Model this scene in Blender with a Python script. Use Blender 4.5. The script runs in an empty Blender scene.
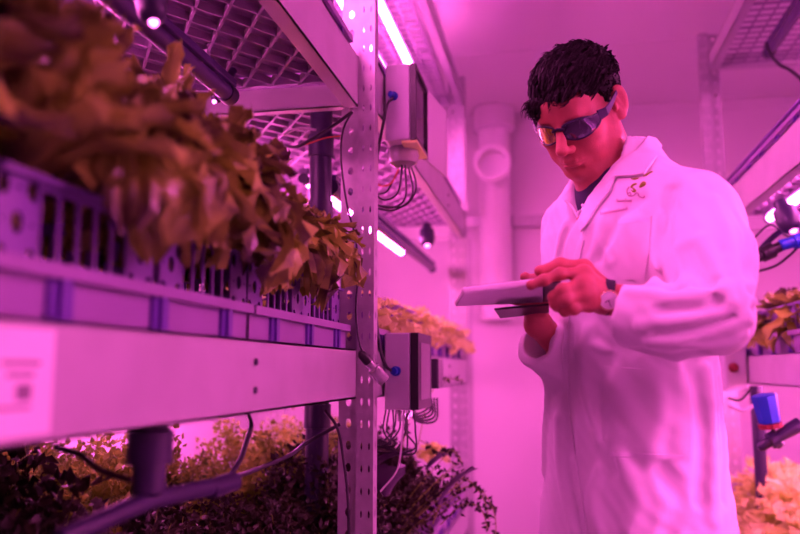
import bpy, math, random
import numpy as np
from mathutils import Vector, Matrix
from mathutils.bvhtree import BVHTree
R = math.radians
sc = bpy.context.scene
col = sc.collection
random.seed(7)
rng = np.random.default_rng(11)

# ------------------------------------------------------------------ camera
F = 778.0
PITCH = math.atan(102 / F)
YAW = math.atan(156 * math.cos(PITCH) / F)
CAM = Vector((0, 0, 1.15))
cd = bpy.data.cameras.new('camera')
cam = bpy.data.objects.new('camera', cd)
col.objects.link(cam)
cam.location = CAM
cam.rotation_euler = (R(90) + PITCH, 0, YAW)
cd.sensor_width = 36
cd.lens = F * 36 / 800
cd.dof.use_dof = True
cd.dof.focus_distance = 1.62
cd.dof.aperture_fstop = 2.0
cd.clip_start = 0.02
sc.camera = cam
CM = cam.rotation_euler.to_matrix()

def ray(px, py):
    return CM @ Vector(((px - 400) / F, -(py - 267) / F, -1))
def PY(px, py, y):                      # point on the ray at world depth y
    d = ray(px, py); t = y / d.y
    return CAM + d * t
def PX(px, py, x):
    d = ray(px, py); t = x / d.x
    return CAM + d * t

# ------------------------------------------------------------------ materials
def mat(name, color, rough=0.5, metal=0.0, spec=0.5, noise=0.0, nscale=20.0, color2=None, bump=0.0, bscale=60.0,
        emit=None, estr=0.0, trans=0.0, alpha=1.0, subs=0.0, sheen=0.0):
    m = bpy.data.materials.new(name); m.use_nodes = True
    nt = m.node_tree; b = nt.nodes['Principled BSDF']
    b.inputs['Base Color'].default_value = (*color, 1)
    b.inputs['Roughness'].default_value = rough
    b.inputs['Metallic'].default_value = metal
    b.inputs['Specular IOR Level'].default_value = spec
    if trans: b.inputs['Transmission Weight'].default_value = trans
    if subs:
        b.inputs['Subsurface Weight'].default_value = subs
        b.inputs['Subsurface Radius'].default_value = (0.02, 0.006, 0.004)
        b.inputs['Subsurface Scale'].default_value = 0.4
    if sheen: b.inputs['Sheen Weight'].default_value = sheen
    if emit:
        b.inputs['Emission Color'].default_value = (*emit, 1)
        b.inputs['Emission Strength'].default_value = estr
    tc = nt.nodes.new('ShaderNodeTexCoord')
    if noise or color2:
        n = nt.nodes.new('ShaderNodeTexNoise'); n.inputs['Scale'].default_value = nscale
        n.inputs['Detail'].default_value = 4
        nt.links.new(tc.outputs['Object'], n.inputs['Vector'])
        r = nt.nodes.new('ShaderNodeValToRGB')
        c2 = color2 or tuple(c * (1 - noise) for c in color)
        r.color_ramp.elements[0].position = .35; r.color_ramp.elements[1].position = .65
        r.color_ramp.elements[0].color = (*c2, 1); r.color_ramp.elements[1].color = (*color, 1)
        nt.links.new(n.outputs['Fac'], r.inputs['Fac'])
        nt.links.new(r.outputs['Color'], b.inputs['Base Color'])
    if bump:
        n2 = nt.nodes.new('ShaderNodeTexNoise'); n2.inputs['Scale'].default_value = bscale
        n2.inputs['Detail'].default_value = 3
        nt.links.new(tc.outputs['Object'], n2.inputs['Vector'])
        bp = nt.nodes.new('ShaderNodeBump'); bp.inputs['Strength'].default_value = bump
        bp.inputs['Distance'].default_value = 0.004
        nt.links.new(n2.outputs['Fac'], bp.inputs['Height'])
        nt.links.new(bp.outputs['Normal'], b.inputs['Normal'])
    return m

LC = (1.0, 0.12, 0.60)                 # colour of the grow lamps
M = {}
M['wall'] = mat('wall_panel_white', (.74, .72, .74), .45, noise=.04, nscale=1.5)
M['ceil'] = mat('ceiling_panel_white', (.72, .70, .72), .5, noise=.04, nscale=1.2)
M['floor'] = mat('floor_grey', (.42, .42, .44), .35, noise=.2, nscale=6)
M['steel'] = mat('rack_white_steel', (.54, .53, .55), .38, noise=.10, nscale=9, metal=.15)
M['galv'] = mat('galvanised_steel', (.50, .49, .51), .35, metal=.35, noise=.16, nscale=40)
M['deck'] = mat('deck_plastic', (.34, .26, .38), .45, noise=.1)
M['wire'] = mat('wire_mesh', (.28, .22, .34), .4, metal=.3)
M['tub'] = mat('tub_lilac', (.29, .19, .38), .38, noise=.08, nscale=12)
M['rib'] = mat('rib_violet', (.12, .05, .32), .35)
M['crate'] = mat('crate_violet', (.22, .13, .38), .38, noise=.1, nscale=10)
M['pipe_d'] = mat('pipe_dark_violet', (.020, .012, .050), .4)
M['pipe_g'] = mat('pipe_grey', (.26, .20, .34), .35)
M['pvc'] = mat('pipe_white', (.80, .78, .80), .35)
M['black'] = mat('black_plastic', (.012, .012, .014), .35)
M['cable'] = mat('black_cable', (.014, .012, .02), .45)
M['cablew'] = mat('pale_cable', (.5, .45, .5), .45)
M['cabler'] = mat('red_cable', (.5, .1, .05), .45)
M['box'] = mat('junction_box_grey', (.50, .50, .54), .4, noise=.05)
M['boxl'] = mat('junction_lid_grey', (.62, .60, .64), .35)
M['brass'] = mat('yellow_label', (.75, .85, .25), .4)
M['blue'] = mat('blue_plastic', (.008, .05, .42), .35)
M['red'] = mat('red_plastic', (.22, .02, .03), .35)
M['clear'] = mat('clear_plastic', (.75, .75, .78), .15, trans=.65, bump=.5, bscale=80)
M['tint'] = mat('smoked_window', (.05, .04, .06), .08)
M['label'] = mat('white_label', (.95, .93, .93), .35)
M['ink'] = mat('label_ink', (.25, .2, .25), .5)
M['tubeL'] = mat('lit_tube', (.8, .8, .8), .4, emit=LC, estr=36)
M['tubeoff'] = mat('unlit_tube', (.09, .06, .17), .25)
M['ring'] = mat('branch_ring_white', (.97, .96, .97), .3)
M['tubeS'] = mat('lit_tube_strong', (.8, .8, .8), .4, emit=LC, estr=44)
M['lens'] = mat('lamp_lens_highlight', (.7, .7, .75), .1, emit=LC, estr=5)  # emission puts in the small bright highlight on the dark lamp dome

# ------------------------------------------------------------------ mesh builder
class MB:
    def __init__(s): s.v = []; s.f = []
    def add(s, vs, fs):
        o = len(s.v); s.v += [tuple(v) for v in vs]; s.f += [tuple(i + o for i in f) for f in fs]
    def box(s, c, d, rot=None):
        x, y, z = d[0] / 2, d[1] / 2, d[2] / 2
        vs = [Vector((i * x, j * y, k * z)) for i in (-1, 1) for j in (-1, 1) for k in (-1, 1)]
        if rot is not None: vs = [rot @ v for v in vs]
        vs = [v + Vector(c) for v in vs]
        s.add(vs, [(0, 1, 3, 2), (4, 6, 7, 5), (0, 4, 5, 1), (2, 3, 7, 6), (0, 2, 6, 4), (1, 5, 7, 3)])
        return s
    def box2(s, a, b): return s.box([(p + q) / 2 for p, q in zip(a, b)], [abs(q - p) for p, q in zip(a, b)])
    def rbox(s, c, d, r, rot=None, n=4):        # box with the four upright edges rounded, and a small bevel top/bottom
        pts = []
        hx, hy, hz = d[0] / 2, d[1] / 2, d[2] / 2
        r = min(r, hx * .98, hy * .98); bv = min(r * .4, hz * .6)
        rings = []
        for (z, ins) in ((-hz, bv), (-hz + bv, 0), (hz - bv, 0), (hz, bv)):
            ring = []
            for q, (sx, sy) in enumerate(((1, 1), (-1, 1), (-1, -1), (1, -1))):
                for k in range(n + 1):
                    a = R(90) * (q + k / n)
                    rr = max(r - ins, .0003)
                    ring.append(Vector((sx * (hx - r) + rr * math.cos(a), sy * (hy - r) + rr * math.sin(a), z)))
            rings.append(ring)
        m = len(rings[0]); vs = [v for g in rings for v in g]
        if rot is not None: vs = [rot @ v for v in vs]
        vs = [v + Vector(c) for v in vs]
        fs = [(i * m + j, i * m + (j + 1) % m, (i + 1) * m + (j + 1) % m, (i + 1) * m + j) for i in range(3) for j in range(m)]
        fs += [tuple(range(m - 1, -1, -1)), tuple(range(3 * m, 4 * m))]
        s.add(vs, fs); return s
    def tube(s, pts, r, n=10, cap=True):
        pts = [Vector(p) for p in pts]; k = len(pts)
        rs = r if isinstance(r, (list, tuple)) else [r] * k
        prev = None; vs = []
        for i, p in enumerate(pts):
            t = (pts[min(i + 1, k - 1)] - pts[max(i - 1, 0)]).normalized()
            if prev is None:
                a = Vector((0, 0, 1)) if abs(t.z) < .9 else Vector((1, 0, 0))
                u = t.cross(a).normalized()
            else:
                u = (prev - t * prev.dot(t)).normalized()
            prev = u; w = t.cross(u)
            for j in range(n):
                a = 2 * math.pi * j / n
                vs.append(p + (u * math.cos(a) + w * math.sin(a)) * rs[i])
        fs = [(i * n + j, i * n + (j + 1) % n, (i + 1) * n + (j + 1) % n, (i + 1) * n + j) for i in range(k - 1) for j in range(n)]
        if cap: fs += [tuple(range(n - 1, -1, -1)), tuple(range((k - 1) * n, k * n))]
        s.add(vs, fs); return s
    def lathe(s, c, axis, prof, n=24):           # prof: list of (along, radius)
        c = Vector(c); t = Vector(axis).normalized()
        return s.tube2([c + t * a for a, _ in prof], [r for _, r in prof], t, n)
    def tube2(s, pts, rs, t, n):
        a = Vector((0, 0, 1)) if abs(t.z) < .9 else Vector((1, 0, 0))
        u = t.cross(a).normalized(); w = t.cross(u); vs = []
        for p, r in zip(pts, rs):
            for j in range(n):
                q = 2 * math.pi * j / n
                vs.append(p + (u * math.cos(q) + w * math.sin(q)) * max(r, .0002))
        k = len(pts)
        fs = [(i * n + j, i * n + (j + 1) % n, (i + 1) * n + (j + 1) % n, (i + 1) * n + j) for i in range(k - 1) for j in range(n)]
        fs += [tuple(range(n - 1, -1, -1)), tuple(range((k - 1) * n, k * n))]
        s.add(vs, fs); return s
    def plate(s, o, U, V, N, w, h, holes, t=.002, seg=8):
        """thin plate from o along unit U (width w) and V (height h), thickness t along N; holes = (u, v, ru, rv); each hole sits in its own row band or grid cell"""
        o, U, V, N = map(Vector, (o, U, V, N))
        def q(u, v, k): return o + U * u + V * v + N * (t if k else 0)
        us = sorted({0, w} | {round(x, 6) for hl in holes for x in (hl[4], hl[5])})
        vs_ = sorted({0, h} | {round(x, 6) for hl in holes for x in (hl[6], hl[7])})
        for k in (0, 1):
            for hl in holes:
                u, v, ru, rv, u0, u1, v0, v1 = hl
                ring = []
                for j in range(seg):
                    a = 2 * math.pi * (j + .5) / seg
                    ring.append((u + ru * math.cos(a), v + rv * math.sin(a)))
                outer = []
                for j in range(seg):
                    a = 2 * math.pi * (j + .5) / seg
                    ca, sa = math.cos(a), math.sin(a)
                    m = max(abs(ca), abs(sa))
                    x = ca / m; y = sa / m
                    # snap to corners for a closed cell
                    if seg == 8:
                        pass
                    outer.append((u + (u1 - u if x > 0 else u - u0) * x, v + (v1 - v if y > 0 else v - v0) * y))
                # add the corners
                corners = {(1, 1): (u1, v1), (-1, 1): (u0, v1), (-1, -1): (u0, v0), (1, -1): (u1, v0)}
                base = [q(a_, b_, k) for a_, b_ in ring] + [q(a_, b_, k) for a_, b_ in outer] + [q(*corners[c_], k) for c_ in ((1, 1), (-1, 1), (-1, -1), (1, -1))]
                fs = []
                cmap = {0: 0, 2: 1, 4: 2, 6: 3}      # between ray j and j+1 lies a corner for j=0,2,4,6 (angles 22.5,67.5 -> 45)
                for j in range(seg):
                    j2 = (j + 1) % seg
                    if j in cmap and seg == 8:
                        fs.append((j, seg + j, 2 * seg + cmap[j], seg + j2, j2))
                    else:
                        fs.append((j, seg + j, seg + j2, j2))
                if k == 0: fs = [f[::-1] for f in fs]
                s.add(base, fs)
                if k == 1:
                    wl = [q(a_, b_, 0) for a_, b_ in ring] + [q(a_, b_, 1) for a_, b_ in ring]
                    s.add(wl, [(j, (j + 1) % seg, seg + (j + 1) % seg, seg + j) for j in range(seg)])
        # rim
        cs = [(0, 0), (w, 0), (w, h), (0, h)]
        s.add([q(a_, b_, 0) for a_, b_ in cs] + [q(a_, b_, 1) for a_, b_ in cs],
              [(0, 1, 5, 4), (1, 2, 6, 5), (2, 3, 7, 6), (3, 0, 4, 7)])
        return s
    def build(s, name, m, parent=None, smooth=False):
        me = bpy.data.meshes.new(name)
        me.from_pydata(s.v, [], s.f); me.materials.append(m); me.validate(); me.update()
        if smooth:
            me.polygons.foreach_set('use_smooth', [True] * len(me.polygons))
            try: me.set_sharp_from_angle(angle=R(40))
            except Exception: pass
        o = bpy.data.objects.new(name, me); col.objects.link(o)
        if parent is not None: o.parent = parent
        return o

def tag(o, label=None, cat=None, group=None, kind=None):
    if label: o['label'] = label
    if cat: o['category'] = cat
    if group: o['group'] = group
    if kind: o['kind'] = kind
    return o
def empty(name, loc=(0, 0, 0), label=None, cat=None, group=None):
    o = bpy.data.objects.new(name, None); col.objects.link(o); o.location = loc
    o.empty_display_size = .05
    return tag(o, label, cat, group)
def copy_tree(o, label=None, loc=None, group=None, parent=None):
    c = o.copy(); col.objects.link(c)
    if parent is not None: c.parent = parent
    if label: c['label'] = label
    if group: c['group'] = group
    if loc is not None: c.location = loc
    for ch in o.children: copy_tree(ch, parent=c)
    return c
def bez(pts, n=24):
    """Catmull-Rom through pts"""
    pts = [Vector(p) for p in pts]
    P = [pts[0] * 2 - pts[1]] + pts + [pts[-1] * 2 - pts[-2]]
    out = []
    seg = max(2, n // (len(pts) - 1))
    for i in range(1, len(P) - 2):
        for k in range(seg):
            t = k / seg
            a, b, c, d = P[i - 1], P[i], P[i + 1], P[i + 2]
            out.append(.5 * ((2 * b) + (c - a) * t + (2 * a - 5 * b + 4 * c - d) * t * t + (3 * b - a - 3 * c + d) * t ** 3))
    out.append(pts[-1]); return out
def cable(pts, r, label, m='cable', name='cable', group=None):
    o = MB().tube(bez(pts, 30), r, 8).build(name, M[m], smooth=True)
    return tag(o, label, 'cable', group)
# ------------------------------------------------------------------ the room
XL, XR, YB, YF, ZC = -1.75, 2.05, 4.45, -1.6, 2.63
def struct(o): o['kind'] = 'structure'; return o
struct(MB().box2((XL - .1, YF - .1, -.1), (XR + .1, YB + .1, 0)).build('floor', M['floor']))
b = MB().box2((XL - .1, YF - .1, ZC), (XR + .1, YB + .1, ZC + .1))
struct(b.build('ceiling', M['ceil']))
struct(MB().box2((XL - .1, YF, 0), (XL, YB, ZC)).build('wall_left', M['wall']))
struct(MB().box2((XR, YF, 0), (XR + .1, YB, ZC)).build('wall_right', M['wall']))
struct(MB().box2((XL - .1, YB, 0), (XR + .1, YB + .1, ZC)).build('wall_back', M['wall']))
struct(MB().box2((XL - .1, YF - .1, 0), (XR + .1, YF, ZC)).build('wall_front', M['wall']))
struct(MB().box2((XL, YB - .012, ZC - .05), (XR, YB, ZC)).build('trim_1', M['wall']))
# a seam strip across the ceiling, a slightly proud panel joint
struct(MB().box2((XL, 3.52, ZC - .004), (XR, 3.535, ZC)).build('trim_2', M['ceil']))
# rail across the back wall behind the pipe
struct(MB().box2((-.60, YB - .04, 1.955), (.72, YB, 2.02)).build('trim_3', M['galv']))
# flush door leaf in the back wall, in its frame
d = struct(MB().box2((-.46, YB - .035, 0), (.55, YB - .002, 1.885)).build('door_1', M['wall']))
MB().box2((-.50, YB - .02, 0), (-.46, YB, 1.90)).box2((.55, YB - .02, 0), (.59, YB, 1.90)).build('door_frame', M['steel'], d)

# ------------------------------------------------------------------ racks
POST_SLOT = .05
def post_mesh(zt, sgn):
    """perforated post: slotted flange standing proud of the beams, key-hole web set back behind it; sgn=+1 rack lies on -X side"""
    m = MB(); n = int(zt / POST_SLOT); h = n * POST_SLOT
    U = (-sgn, 0, 0)
    holes = []
    for i in range(n):
        for (u, u0, u1, dz) in ((.010, 0, .019, 0), (.028, .019, .038, 0)):
            holes.append((u, (i + .5) * POST_SLOT + dz, .0026, .009, u0, u1, i * POST_SLOT, (i + 1) * POST_SLOT))
    m.plate((sgn * .038, 0, 0), U, (0, 0, 1), (0, 1, 0), .038, h, holes)
    m.box2((0, 0, 0), (-sgn * .002, .022, h))
    holes = [(.024, (i + .5) * POST_SLOT, .007, .011, 0, .048, i * POST_SLOT, (i + 1) * POST_SLOT) for i in range(n)]
    m.plate((-sgn * .002, .020, 0), U, (0, 0, 1), (0, 1, 0), .048, h, holes)
    holes = [(.02, (i + .5) * POST_SLOT, .004, .010, 0, .04, i * POST_SLOT, (i + 1) * POST_SLOT) for i in range(n)]
    m.plate((sgn * .038, 0.002, 0), (0, 1, 0), (0, 0, 1), (-sgn, 0, 0), .036, h, [(.018, q[1], .004, .010, 0, .036, q[6], q[7]) for q in holes])
    return m
def post_mesh_simple(zt, sgn): return post_mesh(zt, sgn)
LEVELS = [(.42, 1, .112), (1.083, 1, .112), (1.778, 1, .125), (2.448, 0, .07)]   # underside of the beams, kind of deck, height
LEVELS_R = [(.40, 1, .11), (1.098, 1, .10), (1.720, 1, .128), (2.43, 0, .07)]
def deck_brick(x0, x1, y0, y1, z):
    """expanded lattice of diagonal bars, clipped to the deck"""
    m = MB(); t = .0028; sp = .060; a = R(35)
    for sg in (1, -1):
        d = Vector((math.sin(a) * sg, math.cos(a), 0)); n = Vector((d.y, -d.x, 0))
        c = Vector(((x0 + x1) / 2, (y0 + y1) / 2, 0))
        K = int(((x1 - x0) + (y1 - y0)) / sp)
        for k in range(-K, K + 1):
            o = c + n * (k * sp)
            t0, t1 = -9, 9
            for (lo, hi, oo, dd) in ((x0, x1, o.x, d.x), (y0, y1, o.y, d.y)):
                a0, a1 = sorted(((lo - oo) / dd, (hi - oo) / dd)); t0 = max(t0, a0); t1 = min(t1, a1)
            if t1 - t0 < .01: continue
            p, q = o + d * t0, o + d * t1
            w = n * t
            vs = [p - w, p + w, q + w, q - w]
            vs = [Vector((v.x, v.y, z)) for v in vs] + [Vector((v.x, v.y, z + .018)) for v in vs]
            m.add(vs, [(3, 2, 1, 0), (4, 5, 6, 7), (0, 1, 5, 4), (1, 2, 6, 5), (2, 3, 7, 6), (3, 0, 4, 7)])
    m.box2((x0, y0, z), (x0 + .008, y1, z + .02)).box2((x1 - .008, y0, z), (x1, y1, z + .02)).box2((x0, y0, z), (x1, y0 + .008, z + .02)).box2((x0, y1 - .008, z), (x1, y1, z + .02))
    return m
def deck_wire(x0, x1, y0, y1, z):
    m = MB(); p = .05
    nx = int((x1 - x0) / p); ny = int((y1 - y0) / p)
    for i in range(nx + 1): m.box((x0 + (x1 - x0) * i / nx, (y0 + y1) / 2, z), (.0055, y1 - y0, .0055))
    for j in range(ny + 1):
        y = y0 + (y1 - y0) * j / ny
        m.box(((x0 + x1) / 2, y, z + .004), (x1 - x0, .0055 if j % 4 else .014, .005))
    return m
def rack(sgn, xf, depth, ys, label, levels=LEVELS, zt=2.6):
    """sgn=+1: the rack on the left (its aisle face at X=xf looks to +X)"""
    root = empty('shelving_rack', (xf, ys[0], 0), label, 'shelving rack')
    def L(x, y, z): return (x - xf, y - ys[0], z)
    pm = post_mesh(zt, sgn)
    xb = xf - sgn * depth
    front = []
    for y in ys:
        p = pm.build('post', M['galv'], root); p.location = L(xf, y, 0)
        q = bpy.data.objects.new('post', p.data); col.objects.link(q); q.parent = root
        q.location = L(xb + sgn * .04, y, 0)
    for i in range(len(ys) - 1):
        y0, y1 = ys[i] + .004, ys[i + 1] - .002
        for (z, kind, h) in levels:
            xa = xf + (0.034 if (i and sgn > 0) else -sgn * .003)
            if i and sgn > 0: y0 = ys[i] + .045
            # front beam: C section with a lip under it
            m = MB().box2(L(xa, y0, z), L(xa - sgn * .003, y1, z + h))
            m.box2(L(xa, y0, z), L(xa - sgn * .034, y1, z + .004)).box2(L(xa, y0, z + h - .004), L(xa - sgn * .014, y1, z + h))
            bm_ = m.build('shelf_beam', M['steel'], root)
            if kind:
                for yy in (y0 + .22, y1 - .62 if sgn > 0 else y1 - .3):
                    for zz in (z + .035, z + .078):
                        MB().lathe(L(xa, yy, zz), (sgn, 0, 0), [(0, .0055), (.003, .0055), (.0045, .003)], 8).build('bolt', M['pipe_d'], bm_)
            m = MB().box2(L(xb, y0, z), L(xb + sgn * .003, y1, z + h)).box2(L(xb, y0, z), L(xb + sgn * .03, y1, z + .004))
            m.build('shelf_beam', M['steel'], root)
            a, b_ = sorted((xf - sgn * .035, xb + sgn * .035))
            dk = (deck_brick if kind else deck_wire)(a, b_, y0, y1, z + (.066 if kind else .02))
            dk.v = [L(*v) for v in dk.v]
            dk.build('deck', M['deck'] if kind else M['wire'], root)
    for y in ys:
        for (z, kind, h) in levels:
            a, b_ = sorted((xf - sgn * .04, xb + sgn * .04))
            MB().box2(L(a, y + .002, z + .004), L(b_, y + .005, z + .062)).box2(L(a, y + .002, z + .004), L(b_, y + .026, z + .008)).build('cross_beam', M['steel'], root)
    return root
XLF, XRF = -.45, .68
YP = [-.05, 1.76, 3.72]
rackL = rack(1, XLF, .95, YP, 'white steel grow rack left of the aisle, posts perforated')
rackR = rack(-1, XRF, .95, [-.05, 1.62, 3.42], 'white steel grow rack behind the man, right of the aisle', LEVELS_R)

# sticker on the near beam
st = MB().box2((XLF - .005, .50, 1.092), (XLF - .0025, .645, 1.186)).build('sticker', M['label'])
tag(st, 'white sticker on the near left shelf beam', 'sticker')
mk = MB()
for k, (y, z, w, h) in enumerate(((.60, 1.155, .05, .004), (.60, 1.145, .035, .004), (.605, 1.13, .02, .014), (.59, 1.117, .05, .003))):
    mk.box((XLF - .0024, y, z), (.0006, w, h))
mk.build('print', M['ink'], st)

# ------------------------------------------------------------------ trays
def tray_mesh(w, l, h):
    m = MB(); t = .004
    # w along x, l along y ; open tub
    m.box2((0, 0, 0), (w, l, t))
    for a, b_ in (((0, 0, 0), (t, l, h)), ((w - t, 0, 0), (w, l, h)), ((0, 0, 0), (w, t, h)), ((0, l - t, 0), (w, l, h))): m.box2(a, b_)
    return m
def ring(m, sgn, x0, x1, y0, y1, t, z0, z1):
    o = [(x0, y0), (x1, y0), (x1, y1), (x0, y1)]; i = [(x0 + t, y0 + .006), (x1 - t, y0 + .006), (x1 - t, y1 - .006), (x0 + t, y1 - .006)]
    vs = [(-sgn * a, b, z) for z in (z0, z1) for (a, b) in o + i]
    fs = []
    for k in range(4):
        n = (k + 1) % 4
        fs += [(k, n, 4 + n, 4 + k), (8 + k, 12 + k, 12 + n, 8 + n), (k, 8 + k, 8 + n, n), (4 + k, 4 + n, 12 + n, 12 + k)]
    m.add(vs, fs)
def make_tray(sgn, l=.58, w=.80, h=.080):
    root = empty('grow_tray', (0, 0, 0), None, 'tray', None)
    m = tray_mesh(w, l, h); m.v = [(-sgn * v[0], v[1], v[2]) for v in m.v]
    m.build('tub', M['tub'], root)
    r = MB(); o = .012
    ring(r, sgn, -o, w + o, 0, l, .016, h - .014, h)
    r.build('rim', M['tub'], root)
    for k in range(3):
        y = .10 + k * .195
        MB().box2((sgn * .010, y, .002), (0, y + .014, h - .014)).box2((sgn * .005, y - .012, .002), (0, y + .026, h - .014)).build('rib', M['rib'], root)
    return root
def make_crate(sgn, l=.285, w=.37, h=.10):
    """net crate standing in the tray: corner panels with five holes, slatted walls between"""
    root = empty('net_crate', (0, 0, 0), None, 'crate', None)
    t = .003
    c = .062
    def holes(x0):
        s_ = c / 3; out = []
        for i in range(3):
            for j in range(3):
                big = (i + j) % 2 == 0
                out.append((x0 + (i + .5) * s_, (j + .5) * h / 3, .0085 if big else .002, .011 if big else .002, x0 + i * s_, x0 + (i + 1) * s_, j * h / 3, (j + 1) * h / 3))
        return out
    for (o, U, N, ln) in (((0, 0, 0), (0, 1, 0), (-sgn, 0, 0), l), ((-sgn * (w - t), 0, 0), (0, 1, 0), (-sgn, 0, 0), l),
                          ((0, 0, 0), (-sgn, 0, 0), (0, 1, 0), w), ((0, l - t, 0), (-sgn, 0, 0), (0, 1, 0), w)):
        m = MB(); U = Vector(U); o = Vector(o); N = Vector(N)
        m.plate(o, U, (0, 0, 1), N, c, h, holes(0), t)
        m.plate(o + U * (ln - c), U, (0, 0, 1), N, c, h, holes(0), t)
        n = int((ln - 2 * c) / .027)
        for i in range(n + 1):
            u = c + (ln - 2 * c) * i / n
            p = o + U * u
            m.box2(p - U * .003, p + U * .003 + Vector((0, 0, h)) + N * t)
        m.box2(o + U * c, o + U * (ln - c) + N * t + Vector((0, 0, .012)))
        m.box2(o + U * c + Vector((0, 0, h - .012)), o + U * (ln - c) + N * t + Vector((0, 0, h)))
        m.build('side_wall', M['crate'], root)
    m = MB()
    ring(m, sgn, -.010, w + .010, -.002, l + .002, .014, h - .006, h)
    m.build('rim', M['crate'], root)
    MB().box2((0, 0, 0), (-sgn * w, l, .003)).build('base', M['crate'], root)
    return root
trL, trR = make_tray(1), make_tray(-1)
crL, crR = make_crate(1), make_crate(-1)
first = {'tL': True, 'tR': True, 'cL': True, 'cR': True}
ORD = ['nearest the camera', 'second from the camera', 'third from the camera', 'fourth from the camera']
TRAYS = []
def put(proto, key, loc, label, group):
    if first[key]:
        first[key] = False; o = proto
        o['label'] = label; o['group'] = group; o.location = loc
        return o
    return copy_tree(proto, label, loc, group)
ZD = .087
lv_name = {0: 'bottom', 1: 'middle', 2: 'upper'}
for lv in (0, 1, 2):
    z = LEVELS[lv][0] + ZD
    for bi, ysb in enumerate(([-.03, .565, 1.155], [1.85, 2.46, 3.07])):
        for k, y in enumerate(ysb):
            put(trL, 'tL', (XLF - .022 + .034 * bi, y, z), 'lilac ribbed grow tray, left rack, %s shelf, %s bay, %s' % (lv_name[lv], ['near', 'far'][bi], ['closest to camera', 'middle one', 'farthest one'][k]), 'grow trays on the left rack')
    z = LEVELS_R[lv][0] + ZD
    for k, y in enumerate((1.66, 2.25, 2.81)):
        put(trR, 'tR', (XRF + .022, y, z), 'lilac ribbed grow tray, right rack, %s shelf, %s' % (lv_name[lv], ['closest to camera', 'middle one', 'against the far post'][k]), 'grow trays on the right rack')
zc = LEVELS[1][0] + ZD + .066
N6 = ['first', 'second', 'third', 'fourth', 'fifth', 'sixth']
for bi, ysb in enumerate(([.30, .60, .90, 1.19, 1.46], [1.88, 2.18, 2.48, 2.78, 3.08, 3.38])):
    for k, y in enumerate(ysb):
        put(crL, 'cL', (XLF - .040 + .034 * bi, y, zc), 'violet pierced net crate, middle left shelf, %s bay, %s from the camera' % (['near', 'far'][bi], N6[k]), 'net crates on the left rack')
for lv in (1, 2):
    for k, y in enumerate((1.95, 2.25, 2.55, 2.85, 3.12)):
        put(crR, 'cR', (XRF + .04, y, LEVELS_R[lv][0] + ZD + (.066 if lv == 1 else .02)), 'violet pierced net crate, %s shelf of the right rack, %s from the camera' % (lv_name[lv], N6[k]), 'net crates on the right rack')

# ------------------------------------------------------------------ lamps
def tube_lamp(x, y0, y1, z, label, lit=True, r=.013, group=None, mt='tubeL'):
    root = empty('tube_lamp', (x, y0, z), label, 'lamp', group)
    l = y1 - y0
    MB().tube([(0, .03, 0), (0, l - .03, 0)], r, 14).build('tube', M[mt] if lit else M['tubeoff'], root, True)
    MB().rbox((0, l / 2, r + .009), (.03, l, .016), .004).build('housing', M['pipe_g'] if lit else M['tubeoff'], root)
    for yy in (0, l - .03):
        MB().tube([(0, yy, 0), (0, yy + .03, 0)], r + .003, 14).build('end_cap', M['pipe_d'], root, True)
    for yb in (.12, l - .12): MB().box((0, yb, r + .024), (.008, .014, .020)).build('bracket', M['galv'], root)
    return root
G1 = 'lit grow tubes under the shelves'
for k, x in enumerate((-.568, -.69, -.93, -1.16)):
    w = ['nearest the aisle', 'second from the aisle', 'third from the aisle', 'against the back posts'][k]
    tube_lamp(x, 1.9, 3.25, 2.405, 'lit pink tube under the top mesh shelf, left rack far bay, ' + w, group=G1)
    if k: tube_lamp(x - .03, 2.15, 3.68, 1.71, 'lit pink tube under the upper left shelf, far bay, ' + w, group=G1)
    if k > 1: tube_lamp(x, 2.15, 3.5, 1.105, 'lit pink tube over the bottom herbs, far bay, ' + w, group=G1)
    if k == 2: tube_lamp(x - .05, 1.40, 1.70, 1.105, 'lit pink tube over the bottom herbs, near bay, ' + w, group=G1)
    if k < 3: tube_lamp(x, .2, 1.65, 2.405, 'lit pink tube under the top mesh shelf, left rack near bay, ' + w, group=G1, mt='tubeS')
for k, x in enumerate((.85, 1.08, 1.35)):
    w = ['nearest the aisle', 'in the middle', 'furthest from the aisle'][k]
    tube_lamp(x, 1.75, 3.15, 2.38, 'grow tube under the top mesh shelf, right rack far bay, ' + w, lit=(k == 2), r=.02, group=G1 if k == 2 else None)
    tube_lamp(x, 1.8, 3.3, 1.745, 'lit grow tube under the upper shelf of the right rack, ' + w, group=G1)
    tube_lamp(x, 1.8, 3.3, 1.115, 'lit grow tube above the bottom right lettuces, ' + w, group=G1)
    if k < 2:  # out-of-frame tubes, added to brighten the coat skirt from low right
        tube_lamp(x, .1, 1.5, 1.745, 'added unseen grow tube under the upper shelf, right rack near bay, ' + w, group=G1)
        tube_lamp(x, .1, 1.5, 1.115, 'added unseen grow tube over the bottom shelf, right rack near bay, ' + w, group=G1)
    if k == 1: tube_lamp(x, .1, 1.5, 2.38, 'lit grow tube under the top shelf, right rack near bay, ' + w, group=G1)
for k, x in enumerate((-.95, -1.18)): tube_lamp(x, .25, 1.45, 1.80, 'lit pink tube under the upper left shelf, near bay, ' + ['nearer the aisle', 'nearer the wall'][k], group=G1)
tube_lamp(-.668, .35, 1.50, 1.728, 'unlit dark violet tube under the near upper left shelf', lit=False, r=.018)
tube_lamp(-.575, 1.95, 3.70, 1.63, 'unlit grey lilac tube hanging under the far upper left shelf', lit=False, r=.017)

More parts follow.
